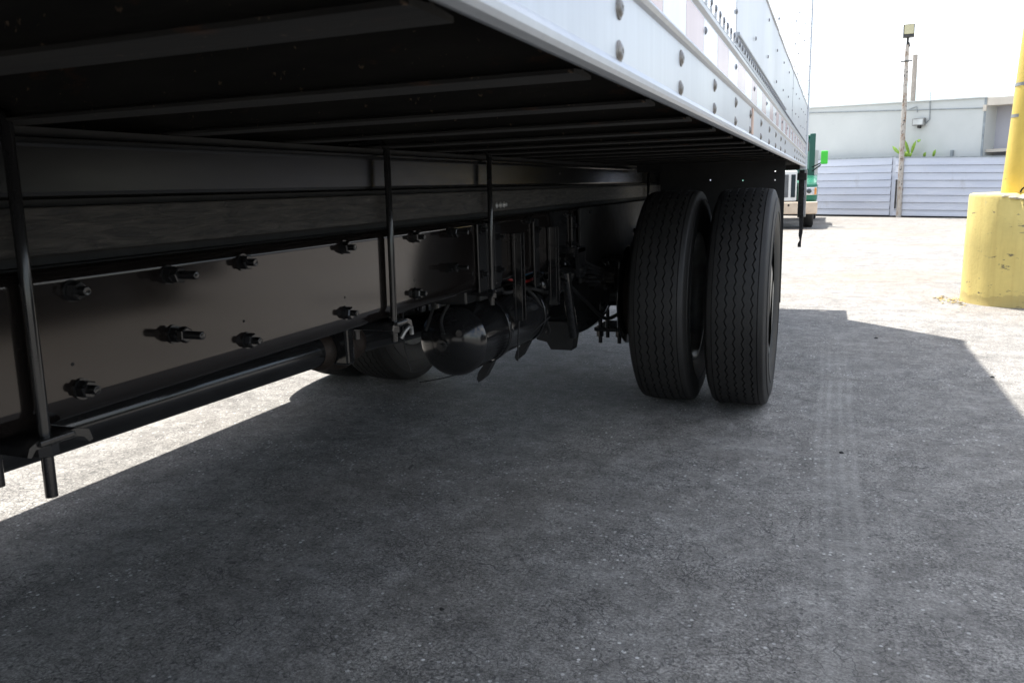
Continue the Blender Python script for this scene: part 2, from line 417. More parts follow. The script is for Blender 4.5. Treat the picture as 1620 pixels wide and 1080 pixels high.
# ------------------------------------------------------------------ pavement
MB().add([(-120, -60, 0), (120, -60, 0), (120, 160, 0), (-120, 160, 0)], [(0, 1, 2, 3)]).build('pavement', 'ground', kind='structure')

# ------------------------------------------------------------------ back wall of the yard
U = Vector((0.824, -0.566, 0)); N = Vector((0.566, 0.824, 0)); P0 = Vector((-0.136, 23.999, 0))
def W(s, z, off): 
    p = P0 + U * s + N * off; return Vector((p.x, p.y, z))
def wall_slab(mb, s0, s1, za0, za1, zb0, zb1, o0, o1):
    """slab along the wall; za bottom/top height at s0, zb at s1"""
    vs = [W(s0, za0, o0), W(s1, zb0, o0), W(s1, zb0, o1), W(s0, za0, o1), W(s0, za1, o0), W(s1, zb1, o0), W(s1, zb1, o1), W(s0, za1, o1)]
    mb.add(vs, [(3, 2, 1, 0), (4, 5, 6, 7), (0, 1, 5, 4), (1, 2, 6, 5), (2, 3, 7, 6), (3, 0, 4, 7)]); return mb
roofz = lambda s: 3.168 - 0.0811 * (s + .67)
condz = lambda s: 2.872 - 0.0676 * (s + .658)

bld = empty('warehouse', tuple(W(0, 0, .4)), 'long low pale grey-green stucco building behind the metal fence', 'building')
bl = tuple(W(0, 0, .4))
def bpart(mb, name, mat, parent=None, **k):
    o = mb.build(name, mat, parent or bld, **k)
    if parent is None or parent is bld: o.matrix_parent_inverse = Matrix.Translation(-Vector(bl))
    return o
bpart(wall_slab(MB(), -14, 4.18, 0, roofz(-6), 0, roofz(4.18), .4, 6), 'wall', 'stucco')
bpart(wall_slab(MB(), 4.18, 16, 0, 2.6, 0, 2.2, .9, 6), 'wall', 'stucco2', label='lilac grey recessed wall section')
bpart(wall_slab(MB(), -14, 4.19, roofz(-6) + .002, roofz(-6) + .03, roofz(4.19) + .002, roofz(4.19) + .03, .36, 6.02), 'roof_edge', 'stucco')
bpart(wall_slab(MB(), 4.185, 16, 2.60, 2.775, 2.25, 2.42, .40, 6.01), 'parapet', 'cream')
bpart(wall_slab(MB(), 4.185, 16, 1.528, 1.60, 1.50, 1.57, .50, .898), 'ledge', 'cream')
bpart(wall_slab(MB(), 4.13, 4.178, 1.3, roofz(4.15) - .01, 1.3, roofz(4.15) - .01, .385, .398), 'corner_trim', 'conduit')
mb = MB(); mb.tube([W(-6, condz(-6), .38), W(4.1, condz(4.1), .38)], .011, 8)
mb.tube([W(2.817, 3.06, .38), W(2.85, 2.40, .38), W(2.75, 2.30, .38)], .011, 8)
mb.tube([W(2.52, 2.60, .38), W(2.50, 2.74, .38), W(2.30, condz(2.3) + .02, .38)], .009, 8)
bpart(mb, 'conduit', 'conduit')
mb = MB(); wall_slab(mb, 4.13, 4.2, condz(4.15) - .07, condz(4.15) + .07, condz(4.15) - .07, condz(4.15) + .07, .33, .382)
bpart(mb, 'junction_box', 'cream')
mb = MB(); wall_slab(mb, 3.44, 3.50, 1.3, 1.62, 1.3, 1.62, .34, .398); bpart(mb, 'vent_pipe', 'conduit')

# wall lamp on the building
lc = W(2.62, 2.35, .38)
lamp = empty('wall_lamp', tuple(lc), 'small rectangular flood lamp fixed on the pale stucco wall right of the pole', 'lamp')
def lpart(mb, name, mat, root, rl, **k):
    o = mb.build(name, mat, root, **k); o.matrix_parent_inverse = Matrix.Translation(-Vector(rl)); return o
mb = MB(); wall_slab(mb, 2.47, 2.77, 2.27, 2.44, 2.27, 2.44, .26, .36); lpart(mb, 'housing', 'band', lamp, lc)
mb = MB(); wall_slab(mb, 2.495, 2.745, 2.29, 2.42, 2.29, 2.42, .25, .262); lpart(mb, 'lens', 'lensw', lamp, lc)
mb = MB(); wall_slab(mb, 2.59, 2.65, 2.20, 2.272, 2.20, 2.272, .30, .38); lpart(mb, 'bracket', 'dark_metal', lamp, lc)

# roof unit
rc = W(4.2, 2.78, 2.0)
ru = MB(); wall_slab(ru, 3.89, 4.7, 2.6, 3.10, 2.6, 3.08, 2.0, 2.8)
wall_slab(ru, 3.86, 4.73, 3.102, 3.13, 3.082, 3.11, 1.96, 2.84)
o = ru.build('roof_unit', 'twhite', label='small white rooftop unit on the building beside the leaning yellow pole', category='roof unit')

# fence of horizontal metal sheets in front of the building
fence = empty('metal_fence', tuple(W(0, 0, 0)), 'pale blue-grey fence of overlapping horizontal metal sheets below the stucco wall', 'fence')
fl = tuple(W(0, 0, 0))
def ftop(s): return 1.59 - 0.0391 * (s + .26)
for (s0, s1, dz) in ((-9.0, 2.17, 0.010), (2.27, 10.0, 0.0)):
    for k in range(8):
        za, zb = ftop(s0) if s0 > -2 else ftop(-2), ftop(s1)
        a0, a1 = za * (7 - k) / 8 + .05, za * (8 - k) / 8
        b0, b1 = zb * (7 - k) / 8 + .05, zb * (8 - k) / 8
        a0 = max(a0 - .05, .035); b0 = max(b0 - .05, .035)
        h = MB()
        # each sheet leans out at its foot and laps the one below, with a rolled bottom lip
        a0 += .010; b0 += .010
        prof = [(a0 - .004, b0 - .004, -.026), (a0 + .012, b0 + .012, -.024), (a0 + .05, b0 + .05, -.019), (a0 + (a1 - a0) * .5, b0 + (b1 - b0) * .5, -.013), (a1 - .002, b1 - .002, -.004), (a1 - .002, b1 - .002, .006), (a0 - .004, b0 - .004, -.018)]
        n = len(prof)
        vs = [W(s0, p[0] + dz, p[2]) for p in prof] + [W(s1, p[1] + dz, p[2]) for p in prof]
        h.add(vs, [(i, (i + 1) % n, n + (i + 1) % n, n + i) for i in range(n)])
        h.add(vs[:n], [tuple(range(n))[::-1]]); h.add(vs[n:], [tuple(range(n))])
        lpart(h, 'panel', 'siding', fence, fl)
mb = MB(); wall_slab(mb, 2.172, 2.268, 0, ftop(2.1), 0, ftop(2.2), .008, .05); lpart(mb, 'post', 'siding', fence, fl)
mb = MB(); wall_slab(mb, -9, 2.17, ftop(-2) + .012, ftop(-2) + .04, ftop(2.17) + .012, ftop(2.17) + .035, -.02, .03)
wall_slab(mb, 2.27, 10, ftop(2.3) + .002, ftop(2.3) + .028, ftop(10) + .002, ftop(10) + .028, -.02, .03)
lpart(mb, 'top_rail', 'conduit', fence, fl)
mb = MB(); wall_slab(mb, -9, 10, 0, .034, 0, .034, -.008, .02); lpart(mb, 'bottom_rail', 'hole', fence, fl)
mb = MB(); wall_slab(mb, -9, 2.16, .03, ftop(-2) - .01, .03, ftop(2.17) - .01, .012, .03); wall_slab(mb, 2.28, 10, .03, ftop(2.3) - .01, .03, ftop(10) - .01, .012, .03); lpart(mb, 'lap_shadow', 'lap_shade', fence, fl, kind='stuff')  # dark sheet behind the panel gaps, painted shadow lines under the laps

# light pole in front of the fence gap
pc = (1.862, 22.58, 0)
pole = empty('light_pole', pc, 'tall thin rusty whitish pole with floodlight on top before the metal fence', 'light pole')
mb = MB(); mb.tube([(1.862, 22.58, 0), (1.845, 22.60, 1.5), (1.83, 22.62, 3.0), (1.815, 22.62, 4.20)], [.066, .060, .054, .048], 14)
lpart(mb, 'shaft', 'pole', pole, pc)
mb = MB(); mb.tube([(1.815, 22.62, 4.19), (1.815, 22.62, 4.36)], .03, 10); mb.tube([(1.81, 22.6, 4.12), (1.86, 22.6, 4.17), (1.84, 22.6, 4.26)], .022, 8)
lpart(mb, 'neck', 'dark_metal', pole, pc)
mb = MB(); mb.box((1.69, 22.56, 3.80), (1.94, 22.60, 3.83)); lpart(mb, 'crossbar', 'dark_metal', pole, pc)
R_ = Matrix.Rotation(math.radians(-12), 3, 'X')
mb = MB(); mb.box((1.70, 22.54, 4.36), (1.95, 22.64, 4.68), .012, R_); lpart(mb, 'lamp_head', 'dark_metal', pole, pc)
mb = MB(); mb.box((1.72, 22.525, 4.43), (1.93, 22.536, 4.66), 0, R_, (1.825, 22.59, 4.52)); lpart(mb, 'lens', 'lens', pole, pc)
mb = MB(); mb.tube([(1.76, 22.56, .22), (1.76, 22.55, .95)], .022, 8); lpart(mb, 'conduit', 'dark_metal', pole, pc)

p2 = Vector((.174, 0, 0)) + (W(.88, 0, 3.0) - Vector((.174, 0, 0))) * 1.163
mb = MB(); mb.tube([p2, p2 + Vector((0, 0, 3.4)), p2 + Vector((-.01, 0, 4.94))], [.085, .08, .075], 12)
mb.build('utility_pole', 'wood_pole', label='bare grey wooden pole rising behind the building roof', category='pole')

# plants over the fence
def leafy(root_s, z0, specs, name, label):
    base = W(root_s, 0, .2)
    root = empty(name, tuple(base), label, 'plant', 'plants behind the fence')
    st = MB(); st.tube([base, W(root_s + .02, z0 * .6, .2), W(root_s, z0, .2)], [.014, .012, .008], 6)
    lpart(st, 'stem', 'stem', root, base)
    for (s, z, ds, dz, w) in specs:
        a = W(s, z, .2 + random.uniform(-.04, .04)); tip = W(s + ds, z + dz, .2 + random.uniform(-.1, .05))
        d = (tip - a); side = d.cross(N).normalized() * w * 1.35; bend = N * -.02
        l = MB(); vs = []
        for t, ww in ((0, .15), (.25, .8), (.5, 1), (.75, .8), (1, .05)):
            c = a + d * t + bend * math.sin(t * PI)
            vs += [c - side * ww + N * .008, c, c + side * ww + N * .008]
        fs = []
        for i in range(4):
            for j in range(2): fs.append((i * 3 + j, i * 3 + j + 1, (i + 1) * 3 + j + 1, (i + 1) * 3 + j))
        l.add(vs, fs, True); lpart(l, 'leaf', 'leaf', root, base)
leafy(2.47, 1.52, [(2.50, 1.56, -.10, .36, .032), (2.52, 1.56, .17, .34, .032), (2.45, 1.50, -.13, .14, .03), (2.27, 1.58, -.24, .22, .032), (2.28, 1.60, -.02, .22, .028),
                   (2.48, 1.46, .12, .14, .035), (2.46, 1.50, -.06, .18, .03), (2.40, 1.80, -.03, .12, .03), (2.67, 1.86, .06, .06, .028), (2.35, 1.48, .03, .18, .03)], 'leafy_shrub', 'bright green leafy shrub poking above the fence just right of the pole')
leafy(2.95, 1.48, [(2.84, 1.46, .12, .14, .032)], 'leafy_shoot', 'single small green leaf shoot above the fence right of the bigger shrub')
leafy(3.1, 1.48, [(3.08, 1.46, .10, .19, .03)], 'leafy_shoot', 'tilted small green leaf shoot above the fence, farthest right')

# ------------------------------------------------------------------ yellow post in its concrete base
yc = (1.605, 7.40, 0)
yb = empty('yellow_post', yc, 'big yellow pole standing in a round chipped yellow concrete base', 'bollard')
prof = [(0, .378), (.02, .374), (.05, .371), (.45, .370), (.85, .368), (.868, .362), (.874, .35)]
mb = MB()
seg = 72; ring = []
for (h, r) in prof:
    for k in range(seg):
        t = 2 * PI * k / seg; rr = r + .003 * math.sin(5 * t + h * 9) + .002 * math.sin(13 * t)
        hh = h
        ang = (t + PI / 2 + PI) % (2 * PI) - PI   # 0 at the side facing the camera
        chip = max(0, 1 - ((ang + .10) / .42) ** 2)
        if h > .84: hh -= .038 * chip * (.6 + .4 * math.sin(t * 23)); rr -= .03 * chip * (h - .84) / .034
        ring.append((yc[0] + rr * math.cos(t), yc[1] + rr * math.sin(t), hh))
fs = [(i * seg + k, i * seg + (k + 1) % seg, (i + 1) * seg + (k + 1) % seg, (i + 1) * seg + k) for i in range(len(prof) - 1) for k in range(seg)]
mb.add(ring, fs, True); mb.add(ring[-seg:] + [(yc[0], yc[1], .874)], [(k, (k + 1) % seg, seg) for k in range(seg)])
lpart(mb, 'base', 'yellow', yb, yc)
mb = MB()
for k in range(60):
    t = -PI / 2 - .1 + random.uniform(-.42, .42) ; r = random.uniform(.325, .358)
    c = Vector((yc[0] + r * math.cos(t), yc[1] + r * math.sin(t), .858 - .022 * max(0, 1 - ((t + PI / 2 + .1) / .42) ** 2)))
    s_ = random.uniform(.012, .03)
    mb.box(c - Vector((s_, s_ * .8, .006)), c + Vector((s_, s_ * .8, .006)), .003, Matrix.Rotation(random.uniform(0, 3), 3, 'Z') @ Matrix.Rotation(random.uniform(-.3, .3), 3, 'X'))
lpart(mb, 'chipped_rim', 'chip', yb, yc, kind='stuff')
pl_a, pl_b = Vector((1.582, 7.40, .80)), Vector((1.70, 7.40, 3.9))
mb = MB(); mb.tube([pl_a, pl_a.lerp(pl_b, .33), pl_a.lerp(pl_b, .66), pl_b], [.128, .124, .12, .118], 40)
lpart(mb, 'pole', 'yellow_p', yb, yc)
mb = MB()
th = [i * PI / 14 for i in range(15)]
mb.tube([(1.612 + .045 * math.cos(a), 7.274 - .002, .876 + .045 * math.sin(a)) for a in th], .006, 6)
mb.add([(1.612 + .043 * math.cos(a), 7.2735, .876 + .043 * math.sin(a)) for a in th], [tuple(range(15))])
lpart(mb, 'drain_hole', 'hole', yb, yc)
for z, a0, a1 in ((1.465, 2.75, 3.9), (1.70, 2.75, 4.1)):
    c = pl_a.lerp(pl_b, (z - .8) / 3.1); rr = .1275
    ps = [(c.x + rr * math.cos(a0 + (a1 - a0) * i / 8), c.y + rr * math.sin(a0 + (a1 - a0) * i / 8)) for i in range(9)]
    mb = MB(); vs = [(x, y, z - .012) for x, y in ps] + [(x, y, z + .012) for x, y in ps]
    mb.add(vs, [(i, i + 1, 10 + i, 9 + i) for i in range(8)], True); lpart(mb, 'metal_band', 'band', yb, yc)

# leaves at the foot of the base
mb = MB()
for k in range(46):
    x = 1.24 - abs(random.gauss(0, .09)); y = 7.32 + random.gauss(0, .14); a = random.uniform(0, 6.3); l = random.uniform(.012, .03)
    dx, dy = math.cos(a) * l, math.sin(a) * l
    mb.add([(x - dx, y - dy, .004), (x + dy * .4, y - dx * .4, .012), (x + dx, y + dy, .006), (x - dy * .4, y + dx * .4, .014)], [(0, 1, 2, 3)])
mb.build('leaf_litter', 'dry_leaf', kind='stuff', label='scattered dry yellow leaves beside the yellow concrete base', category='leaves')

# ------------------------------------------------------------------ green and white truck across the yard
TX = -0.95
tc_ = (TX, 18.0, 0)
trk = empty('parked_truck', tc_, 'green and white truck with bright green mirror facing us across the yard', 'truck')
def tp(mb, name, mat, parent=None, **k):
    o = mb.build(name, mat, parent or trk, **k)
    if parent is None: o.matrix_parent_inverse = Matrix.Translation(-Vector(tc_))
    return o
mb = MB(); mb.extrude([(17.98, .95), (18.0, .60), (18.9, .60), (18.95, 1.12), (18.3, 1.04)], 'yz', TX - .87, TX + .87)
hood = tp(mb, 'hood', 'tgreen')
mb = MB(); mb.box((TX + .50, 17.86, .55), (-.055, 18.9, .945), .05); tp(mb, 'fender', 'tgreen')
mb = MB(); mb.box((-1.845, 17.86, .55), (TX - .50, 18.9, .945), .05); tp(mb, 'fender', 'tgreen')
mb = MB(); mb.box((TX - .49, 17.80, .575), (TX + .49, 18.02, 1.215), .03); gr = tp(mb, 'grille_surround', 'twhite')
for k in range(7):
    x = TX - .42 + k * .14
    mb = MB(); mb.box((x - .045, 17.785, .66), (x + .045, 17.803, 1.13), .0085); tp(mb, 'grille_opening', 'grille' if k % 2 else 'glass', gr)
for s in (1, -1):
    c = TX + s * .765
    mb = MB(); mb.box((c - .125, 17.845, .70), (c + .125, 17.88, .86), .012); hl = tp(mb, 'headlight', 'headlamp')
    mb = MB(); mb.lathe([(0, .05), (.012, .045), (.016, .0)], (c - s * .03, 17.846, .78), (0, -1, 0), 16); tp(mb, 'reflector', 'glass', hl)
    mb = MB(); mb.box((c + s * .075, 17.838, .71), (c + s * .118, 17.847, .85)); tp(mb, 'turn_signal', 'amber', hl)
mb = MB(); mb.box((-1.86, 17.62, .315), (-.035, 17.80, .565), .02); bp = tp(mb, 'bumper', 'tbump')
for x in (-.32, -.60, -1.3, -1.58):
    mb = MB(); mb.lathe([(0, .022), (.006, .02)], (x, 17.621, .36 if x in (-.32, -1.58) else .5), (0, -1, 0), 10); tp(mb, 'bumper_hole', 'hole', bp)
mb = MB(); mb.box((-1.70, 17.9, .30), (-.22, 18.9, .60)); tp(mb, 'chassis', 'black')
mb = MB(); mb.extrude([(18.9, .62), (20.6, .62), (20.6, 1.95), (19.35, 1.95), (18.92, 1.25)], 'yz', TX - .70, TX + .70); cab = tp(mb, 'cab', 'tgreen_d')
mb = MB(); mb.extrude([(18.925, 1.30), (19.31, 1.87), (19.30, 1.88), (18.91, 1.31)], 'yz', TX - .6, TX + .6); tp(mb, 'windshield', 'glass', cab)
mb = MB(); mb.box((TX - .72, 19.3, 1.952), (TX + .72, 20.55, 1.99), .012); tp(mb, 'roof', 'tgreen', cab)
mb = MB(); mb.box((TX + .703, 19.4, 1.30), (TX + .712, 20.2, 1.85)); tp(mb, 'side_window', 'glass', cab)
mb = MB(); mb.box((-.262, 18.86, .93), (-.145, 18.96, 2.0), .012); tp(mb, 'pillar', 'tgreen_d', cab)
mb = MB(); mb.box((TX - 1.0, 20.8, .75), (TX + .85, 23.2, .90), .01); mb.box((TX - 1.0, 20.7, .9), (TX + .85, 20.78, 1.7)); tp(mb, 'flatbed', 'twhite')
for s in (1, -1):
    a = Vector((TX + s * .71, 18.95, 1.16)); b = Vector((TX + s * .93, 18.6, 1.32))
    mb = MB(); mb.tube([a, b], .014, 8); mb.tube([a + Vector((0, 0, .1)), b + Vector((0, 0, .04))], .014, 8); mb.tube([a + Vector((0, 0, -.1)), a + Vector((0, 0, .32))], .016, 8)
    mr = tp(mb, 'mirror_arm', 'black')
    mb = MB(); mb.box((b.x + (.0 if s > 0 else -.14), 18.55, 1.335), (b.x + (.14 if s > 0 else 0), 18.65, 1.615), .02); tp(mb, 'mirror', 'mirror_g', mr)
for (x, y) in ((TX + .72, 18.5), (TX - .72, 18.5), (TX + .72, 22.2), (TX - .72, 22.2)):
    mb = MB(); mb.lathe([(-.11, .2), (-.11, .31), (-.08, .355), (.08, .355), (.11, .31), (.11, .2)], (x, y, .355), (1, 0, 0), 32); w = tp(mb, 'wheel', 'rubber')
    mb = MB(); mb.lathe([(-.07, .2), (.09, .19), (.06, .08), (.1, .06)], (x, y, .355), (1, 0, 0), 24); tp(mb, 'rim', 'rim', w)

# ------------------------------------------------------------------ BOX TRUCK
Y0, Y1 = -1.2, 6.56; XL = -2.60; ZT = 3.93
BT = (-1.30, 3.0, 0)
bt = empty('box_truck', BT, 'large white box truck seen from below beside its riveted side rail', 'truck')
def bx(mb, name, mat, parent=None, **k):
    o = mb.build(name, mat, parent or bt, **k)
    if parent is None: o.matrix_parent_inverse = Matrix.Translation(-Vector(BT))
    return o
# bottom rail: rolled lower lip, flat face, raised bead
def rail_profile(s=1, x0=0.0):
    pts = [(-.016, 1.1215), (-.006, 1.118), (.0008, 1.1195), (.0035, 1.1225), (.0042, 1.127), (.0022, 1.131), (0, 1.134), (0, 1.1925), (.004, 1.195), (.0065, 1.199), (.004, 1.203), (.0005, 1.2055),
           (.0005, 1.207), (-.004, 1.2085), (-.004, 1.262), (.001, 1.266), (.0015, 1.272), (-.012, 1.274), (-.012, 1.135), (-.016, 1.132)]
    return [(x0 + s * x, z) for x, z in pts]
mb = MB(); mb.extrude(rail_profile(), 'xz', Y0, Y1); rail = bx(mb, 'bottom_rail', 'rail')
mb = MB(); mb.extrude(rail_profile(-1, XL), 'xz', Y0, Y1); bx(mb, 'bottom_rail', 'rail')
# reflective tape segments
k = 0; y = .30
while y < Y1 - .2:
    mb = MB(); mb.box((-.0045, y, 1.2095), (-.0028, y + .150, 1.2585)); bx(mb, 'reflective_tape', 'tape_r' if (int(round((y - 1.06) / .152)) % 2 == 0) else 'tape_w')
    y += .152
mb = MB(); mb.box((.0, 1.955, 1.1345), (.0025, 1.990, 1.192)); bx(mb, 'marker_tape', 'orange')
# big bolts in pairs on the rail
def rivet_mesh(name, r, h, mat, seg=20):
    m = MB(); m.lathe([(0, r * 1.18), (.0012, r * 1.16), (.0015, r), (h * .3, r * .98), (h * .6, r * .86), (h * .85, r * .62), (h, r * .33), (h - .0004, r * .28), (h - .0008, r * .10), (h - .0008, 0.0)], (0, 0, 0), (1, 0, 0), seg)
    o = m.build(name, mat); me = o.data; bpy.data.objects.remove(o); return me
RM = rivet_mesh('rivet', .0082, .0040, 'rivet')
ys = [.70 + .305 * i for i in range(-4, 10)] + [4.40 + .30 * i for i in range(7)]
for y in ys:
    for z in (1.1405, 1.1760):
        o = link('rivet', RM, bt); o.matrix_parent_inverse = Matrix.Translation(-Vector(BT)); o.location = (0.0, y + random.uniform(-.002, .002), z)
        o.rotation_euler = (random.uniform(0, 6), 0, 0)
RS = rivet_mesh('rivet', .0048, .003, 'rivetd', 12)
cols = [.82 + .406 * i for i in range(14)]
for y in cols:
    o = link('rivet', RS, bt); o.matrix_parent_inverse = Matrix.Translation(-Vector(BT)); o.location = (-.0030, y, 1.2435)
# side sheets
seams = [-1.2, .38, 1.60, 2.82, 4.04, 5.26, Y1 - .10]
zb = lambda y: 1.485 + .0155 * (y - 2.0)
for i in range(6):
    a, b = seams[i] + .0004, seams[i + 1] - .0004
    xo = (.0022, .0016, .0022, .0005, .0018, .0008)[i]
    glossy = i <= 1
    mb = MB()
    m_, n_ = 10, 2
    # sheet slightly bowed between its posts
    def sheet(mb, a, b, z0a, z0b, z1a, z1b, x, bow):
        nseg = 12; vs = []
        for q in range(nseg + 1):
            t = q / nseg; yy = a + (b - a) * t
            for zz, bb in ((z0a + (z0b - z0a) * t, 0), ((z0a + z1a) / 2 * (1 - t) + (z0b + z1b) / 2 * t, 1), (z1a + (z1b - z1a) * t, 0)):
                vs.append((x + bow * bb * math.sin(PI * t) + .0006 * math.sin(9 * yy), yy, zz))
        fs = [(q * 3 + j, q * 3 + j + 1, (q + 1) * 3 + j + 1, (q + 1) * 3 + j) for q in range(nseg) for j in range(2)]
        mb.add(vs, fs, True)
        back = [(x - .006, p[1], p[2]) for p in vs]
        mb.add(back, [f[::-1] for f in fs])
        for (j, ) in ((0,), (2,)):
            mb.add([vs[j], vs[nseg * 3 + j], back[nseg * 3 + j], back[j]], [(0, 1, 2, 3)])
        e = nseg * 3
        mb.add([vs[0], vs[2], back[2], back[0]], [(0, 1, 2, 3)]); mb.add([vs[e], vs[e + 2], back[e + 2], back[e]], [(0, 1, 2, 3)])
    if glossy:
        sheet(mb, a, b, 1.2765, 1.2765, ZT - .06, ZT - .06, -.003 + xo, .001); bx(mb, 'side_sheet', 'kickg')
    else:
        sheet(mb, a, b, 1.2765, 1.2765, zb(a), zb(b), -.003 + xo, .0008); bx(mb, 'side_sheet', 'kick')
        mb = MB(); sheet(mb, a, b, zb(a) + .001, zb(b) + .001, ZT - .06, ZT - .06, .0015 + xo, .001); bx(mb, 'upper_sheet', 'upper')  # lighter, glossier area above the sloping line, modelled as its own sheet
mb = MB(); mb.box((-.015, Y0, 1.2742), (-.0105, Y1 - .1, ZT - .06)); bx(mb, 'side_backing', 'seam')
# bright folded strip along the foot of the side sheets
mb = MB(); mb.extrude([(-.006, 1.2975), (.0042, 1.2985), (.0050, 1.3015), (.0040, 1.3045), (-.006, 1.3055)], 'xz', 1.62, 3.4); bx(mb, 'trim_strip', 'rail')
# small side rivets (fine rows)
mb = MB()
def dome(mb, x, y, z, r):
    mb.lathe([(0, r), (.0016, r * .9), (.0028, r * .5), (.0032, 0)], (x, y, z), (1, 0, 0), 8)
y = .35
while y < Y1 - .12:
    dome(mb, .0010, y, 1.2868, .0062); y += .050
bx(mb, 'rivet_row', 'rivetd', kind='stuff')
mb = MB()
for i, y in enumerate([1.593 + .3865 * j for j in range(13)]):
    if y > Y1 - .14: break
    z = 1.336 + (i % 3) * .012
    while z < 2.9:
        dome(mb, (.0008 if z < zb(y) else .0035) + (.0008 if y > 1.6 else -.001), y, z, .0050); z += .0955 if i % 2 == 0 else .0475 * 2
for y in (1.545, 1.64): pass
bx(mb, 'post_rivets', 'rivetd', kind='stuff')
# roof, nose, far side, rear
mb = MB(); mb.box((XL, Y0, ZT - .058), (0, Y1, ZT), .01); bx(mb, 'roof', 'kick')
mb = MB(); mb.box((XL + .002, Y0, 1.2742), (XL + .014, Y1, ZT - .06)); bx(mb, 'side_sheet', 'kick')
mb = MB(); mb.box((XL + .02, Y0, 1.14), (-.02, Y0 + .03, ZT - .06)); bx(mb, 'front_wall', 'kick')
mb = MB(); mb.box((XL + .02, Y1 - .03, 1.27), (-.02, Y1 - .005, ZT - .06)); bx(mb, 'rear_door', 'kick')
mb = MB(); mb.box((-.04, Y1 - .098, 1.10), (.010, Y1 + .004, ZT + .01), .004); bx(mb, 'rear_corner_post', 'kickg')
mb = MB(); mb.box((XL - .01, Y1 - .098, 1.10), (XL + .04, Y1 + .004, ZT + .01), .004); bx(mb, 'rear_corner_post', 'kickg')
mb = MB(); mb.box((XL + .042, Y1 - .09, 1.10), (-.042, Y1, 1.265), .004); bx(mb, 'rear_sill', 'black')
# folded lift gate at the rear (its shadow notch shows on the ground)
mb = MB(); mb.box((XL + .05, Y1 + .01, 1.25), (.01, Y1 + .36, 1.31)); mb.box((XL + .05, Y1 + .361, 1.25), (-.19, Y1 + .40, 1.31)); mb.box((-.125, Y1 + .361, 1.25), (.01, Y1 + .40, 1.31)); mb.box((XL + .05, Y1 + .401, 1.25), (.01, Y1 + .43, 1.31))
bx(mb, 'lift_platform', 'black')
mb = MB(); mb.box((-.048, Y1 + .02, .735), (-.004, Y1 + .10, 1.098), .006); lb = bx(mb, 'rear_bracket', 'gloss')
mb = MB(); mb.box((-.002, Y1 + .02, .74), (.012, Y1 + .06, 1.098), .003); bx(mb, 'bracket_highlight', 'rim')  # pale strip stands in for the highlight on the bracket's right edge
mb = MB(); mb.box((-.06, Y1 + .0, 1.02), (.01, Y1 + .12, 1.075), .005)
bx(mb, 'clamp', 'gloss', lb)
mb = MB(); mb.extrude([(-.035, .735), (-.003, .735), (-.004, .62), (-.012, .56), (-.012, .505), (-.036, .505), (-.038, .53), (-.024, .56), (-.034, .60), (-.030, .66)], 'xz', Y1 + .03, Y1 + .06); bx(mb, 'hanging_step_strap', 'rubber_flap', lb)
# floor and cross members
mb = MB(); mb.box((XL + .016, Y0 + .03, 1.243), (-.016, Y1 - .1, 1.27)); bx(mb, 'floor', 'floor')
def ibeam():
    m = MB(); x0, x1 = XL + .06, -.058
    m.extrude([(-.030, 1.1345), (.030, 1.1345), (.030, 1.1385), (.0025, 1.1405), (.0025, 1.236), (.030, 1.238), (.030, 1.2415), (-.030, 1.2415), (-.030, 1.238), (-.0025, 1.236), (-.0025, 1.1405), (-.030, 1.1385)], 'yz', x0, x1)
    return m
CM = None; i = -5
while .461 + .3235 * i < Y1 - .15:
    yy = .461 + .3235 * i
    if CM is None:
        o = ibeam().build('cross_member', 'cross'); CM = o.data; bpy.data.objects.remove(o)
    o = link('cross_member', CM, bt); o.matrix_parent_inverse = Matrix.Translation(-Vector(BT)); o.location = (0, yy, 0); i += 1
# the sills that carry the box, both sides
def mirrorx(x): return 2 * -1.30 - x
def sills(f):
    mb = MB()
    # steel channel, web outwards, small lips
    pr = [(-.945, 1.1190), (-.868, 1.1190), (-.864, 1.1170), (-.864, 1.1125), (-.868, 1.109), (-.870, 1.105), (-.8705, 1.042), (-.873, 1.036), (-.880, 1.032), (-.945, 1.032)]
    mb.extrude([(f(x), z) for x, z in pr], 'xz', Y0 + .05, Y1 - .12); bx(mb, 'box_sill', 'beam')
    mb = MB(); mb.box((f(-.940), Y0 + .05, 1.0215), (f(-.890), Y1 - .4, 1.0310)); mb.box((f(-.940), Y0 + .05, 1.1200), (f(-.885), Y1 - .4, 1.1335)); bx(mb, 'packing_strip', 'rubber_flap')
    mb = MB(); mb.box((f(-.943), Y0 + .05, .9530), (f(-.866), Y1 - .4, 1.0205), .0025); bx(mb, 'timber_sill', 'timber')
    mb = MB(); mb.box((f(-.945), Y0 + .05, .9345), (f(-.925), Y1 - .4, .9520)); bx(mb, 'spacer_strip', 'rubber_flap')
    mb = MB()
    z0, z1 = .7065, .9335; xo = -.860; R = .022; pts = []
    for q in range(25): a = PI / 2 * q / 24; pts.append((xo - R + R * math.sin(a), z1 - R + R * math.cos(a)))
    for q in range(15): a = PI / 2 * q / 14; pts.append((xo - R * 1.0 + R * math.cos(a), z0 + (R + .018) * (1 - math.sin(a))))
    pts += [(xo - .085, z0), (xo - .085, z0 + .008), (xo - .009, z0 + .008), (xo - .009, z1 - .008), (xo - .085, z1 - .008), (xo - .085, z1)]
    mb.extrude([(f(x), z) for x, z in pts], 'xz', -2.6, Y1 - .3); fr = bx(mb, 'frame_rail', 'web')
    return fr
sills(lambda x: x); sills(mirrorx)
fc = MB()
for yy in (-.3, 1.10, 2.98, 4.7, 6.0):
    fc.box((-1.735, yy - .04, .735), (-.871, yy + .04, .905), .004)
bx(fc, 'frame_cross_member', 'black')

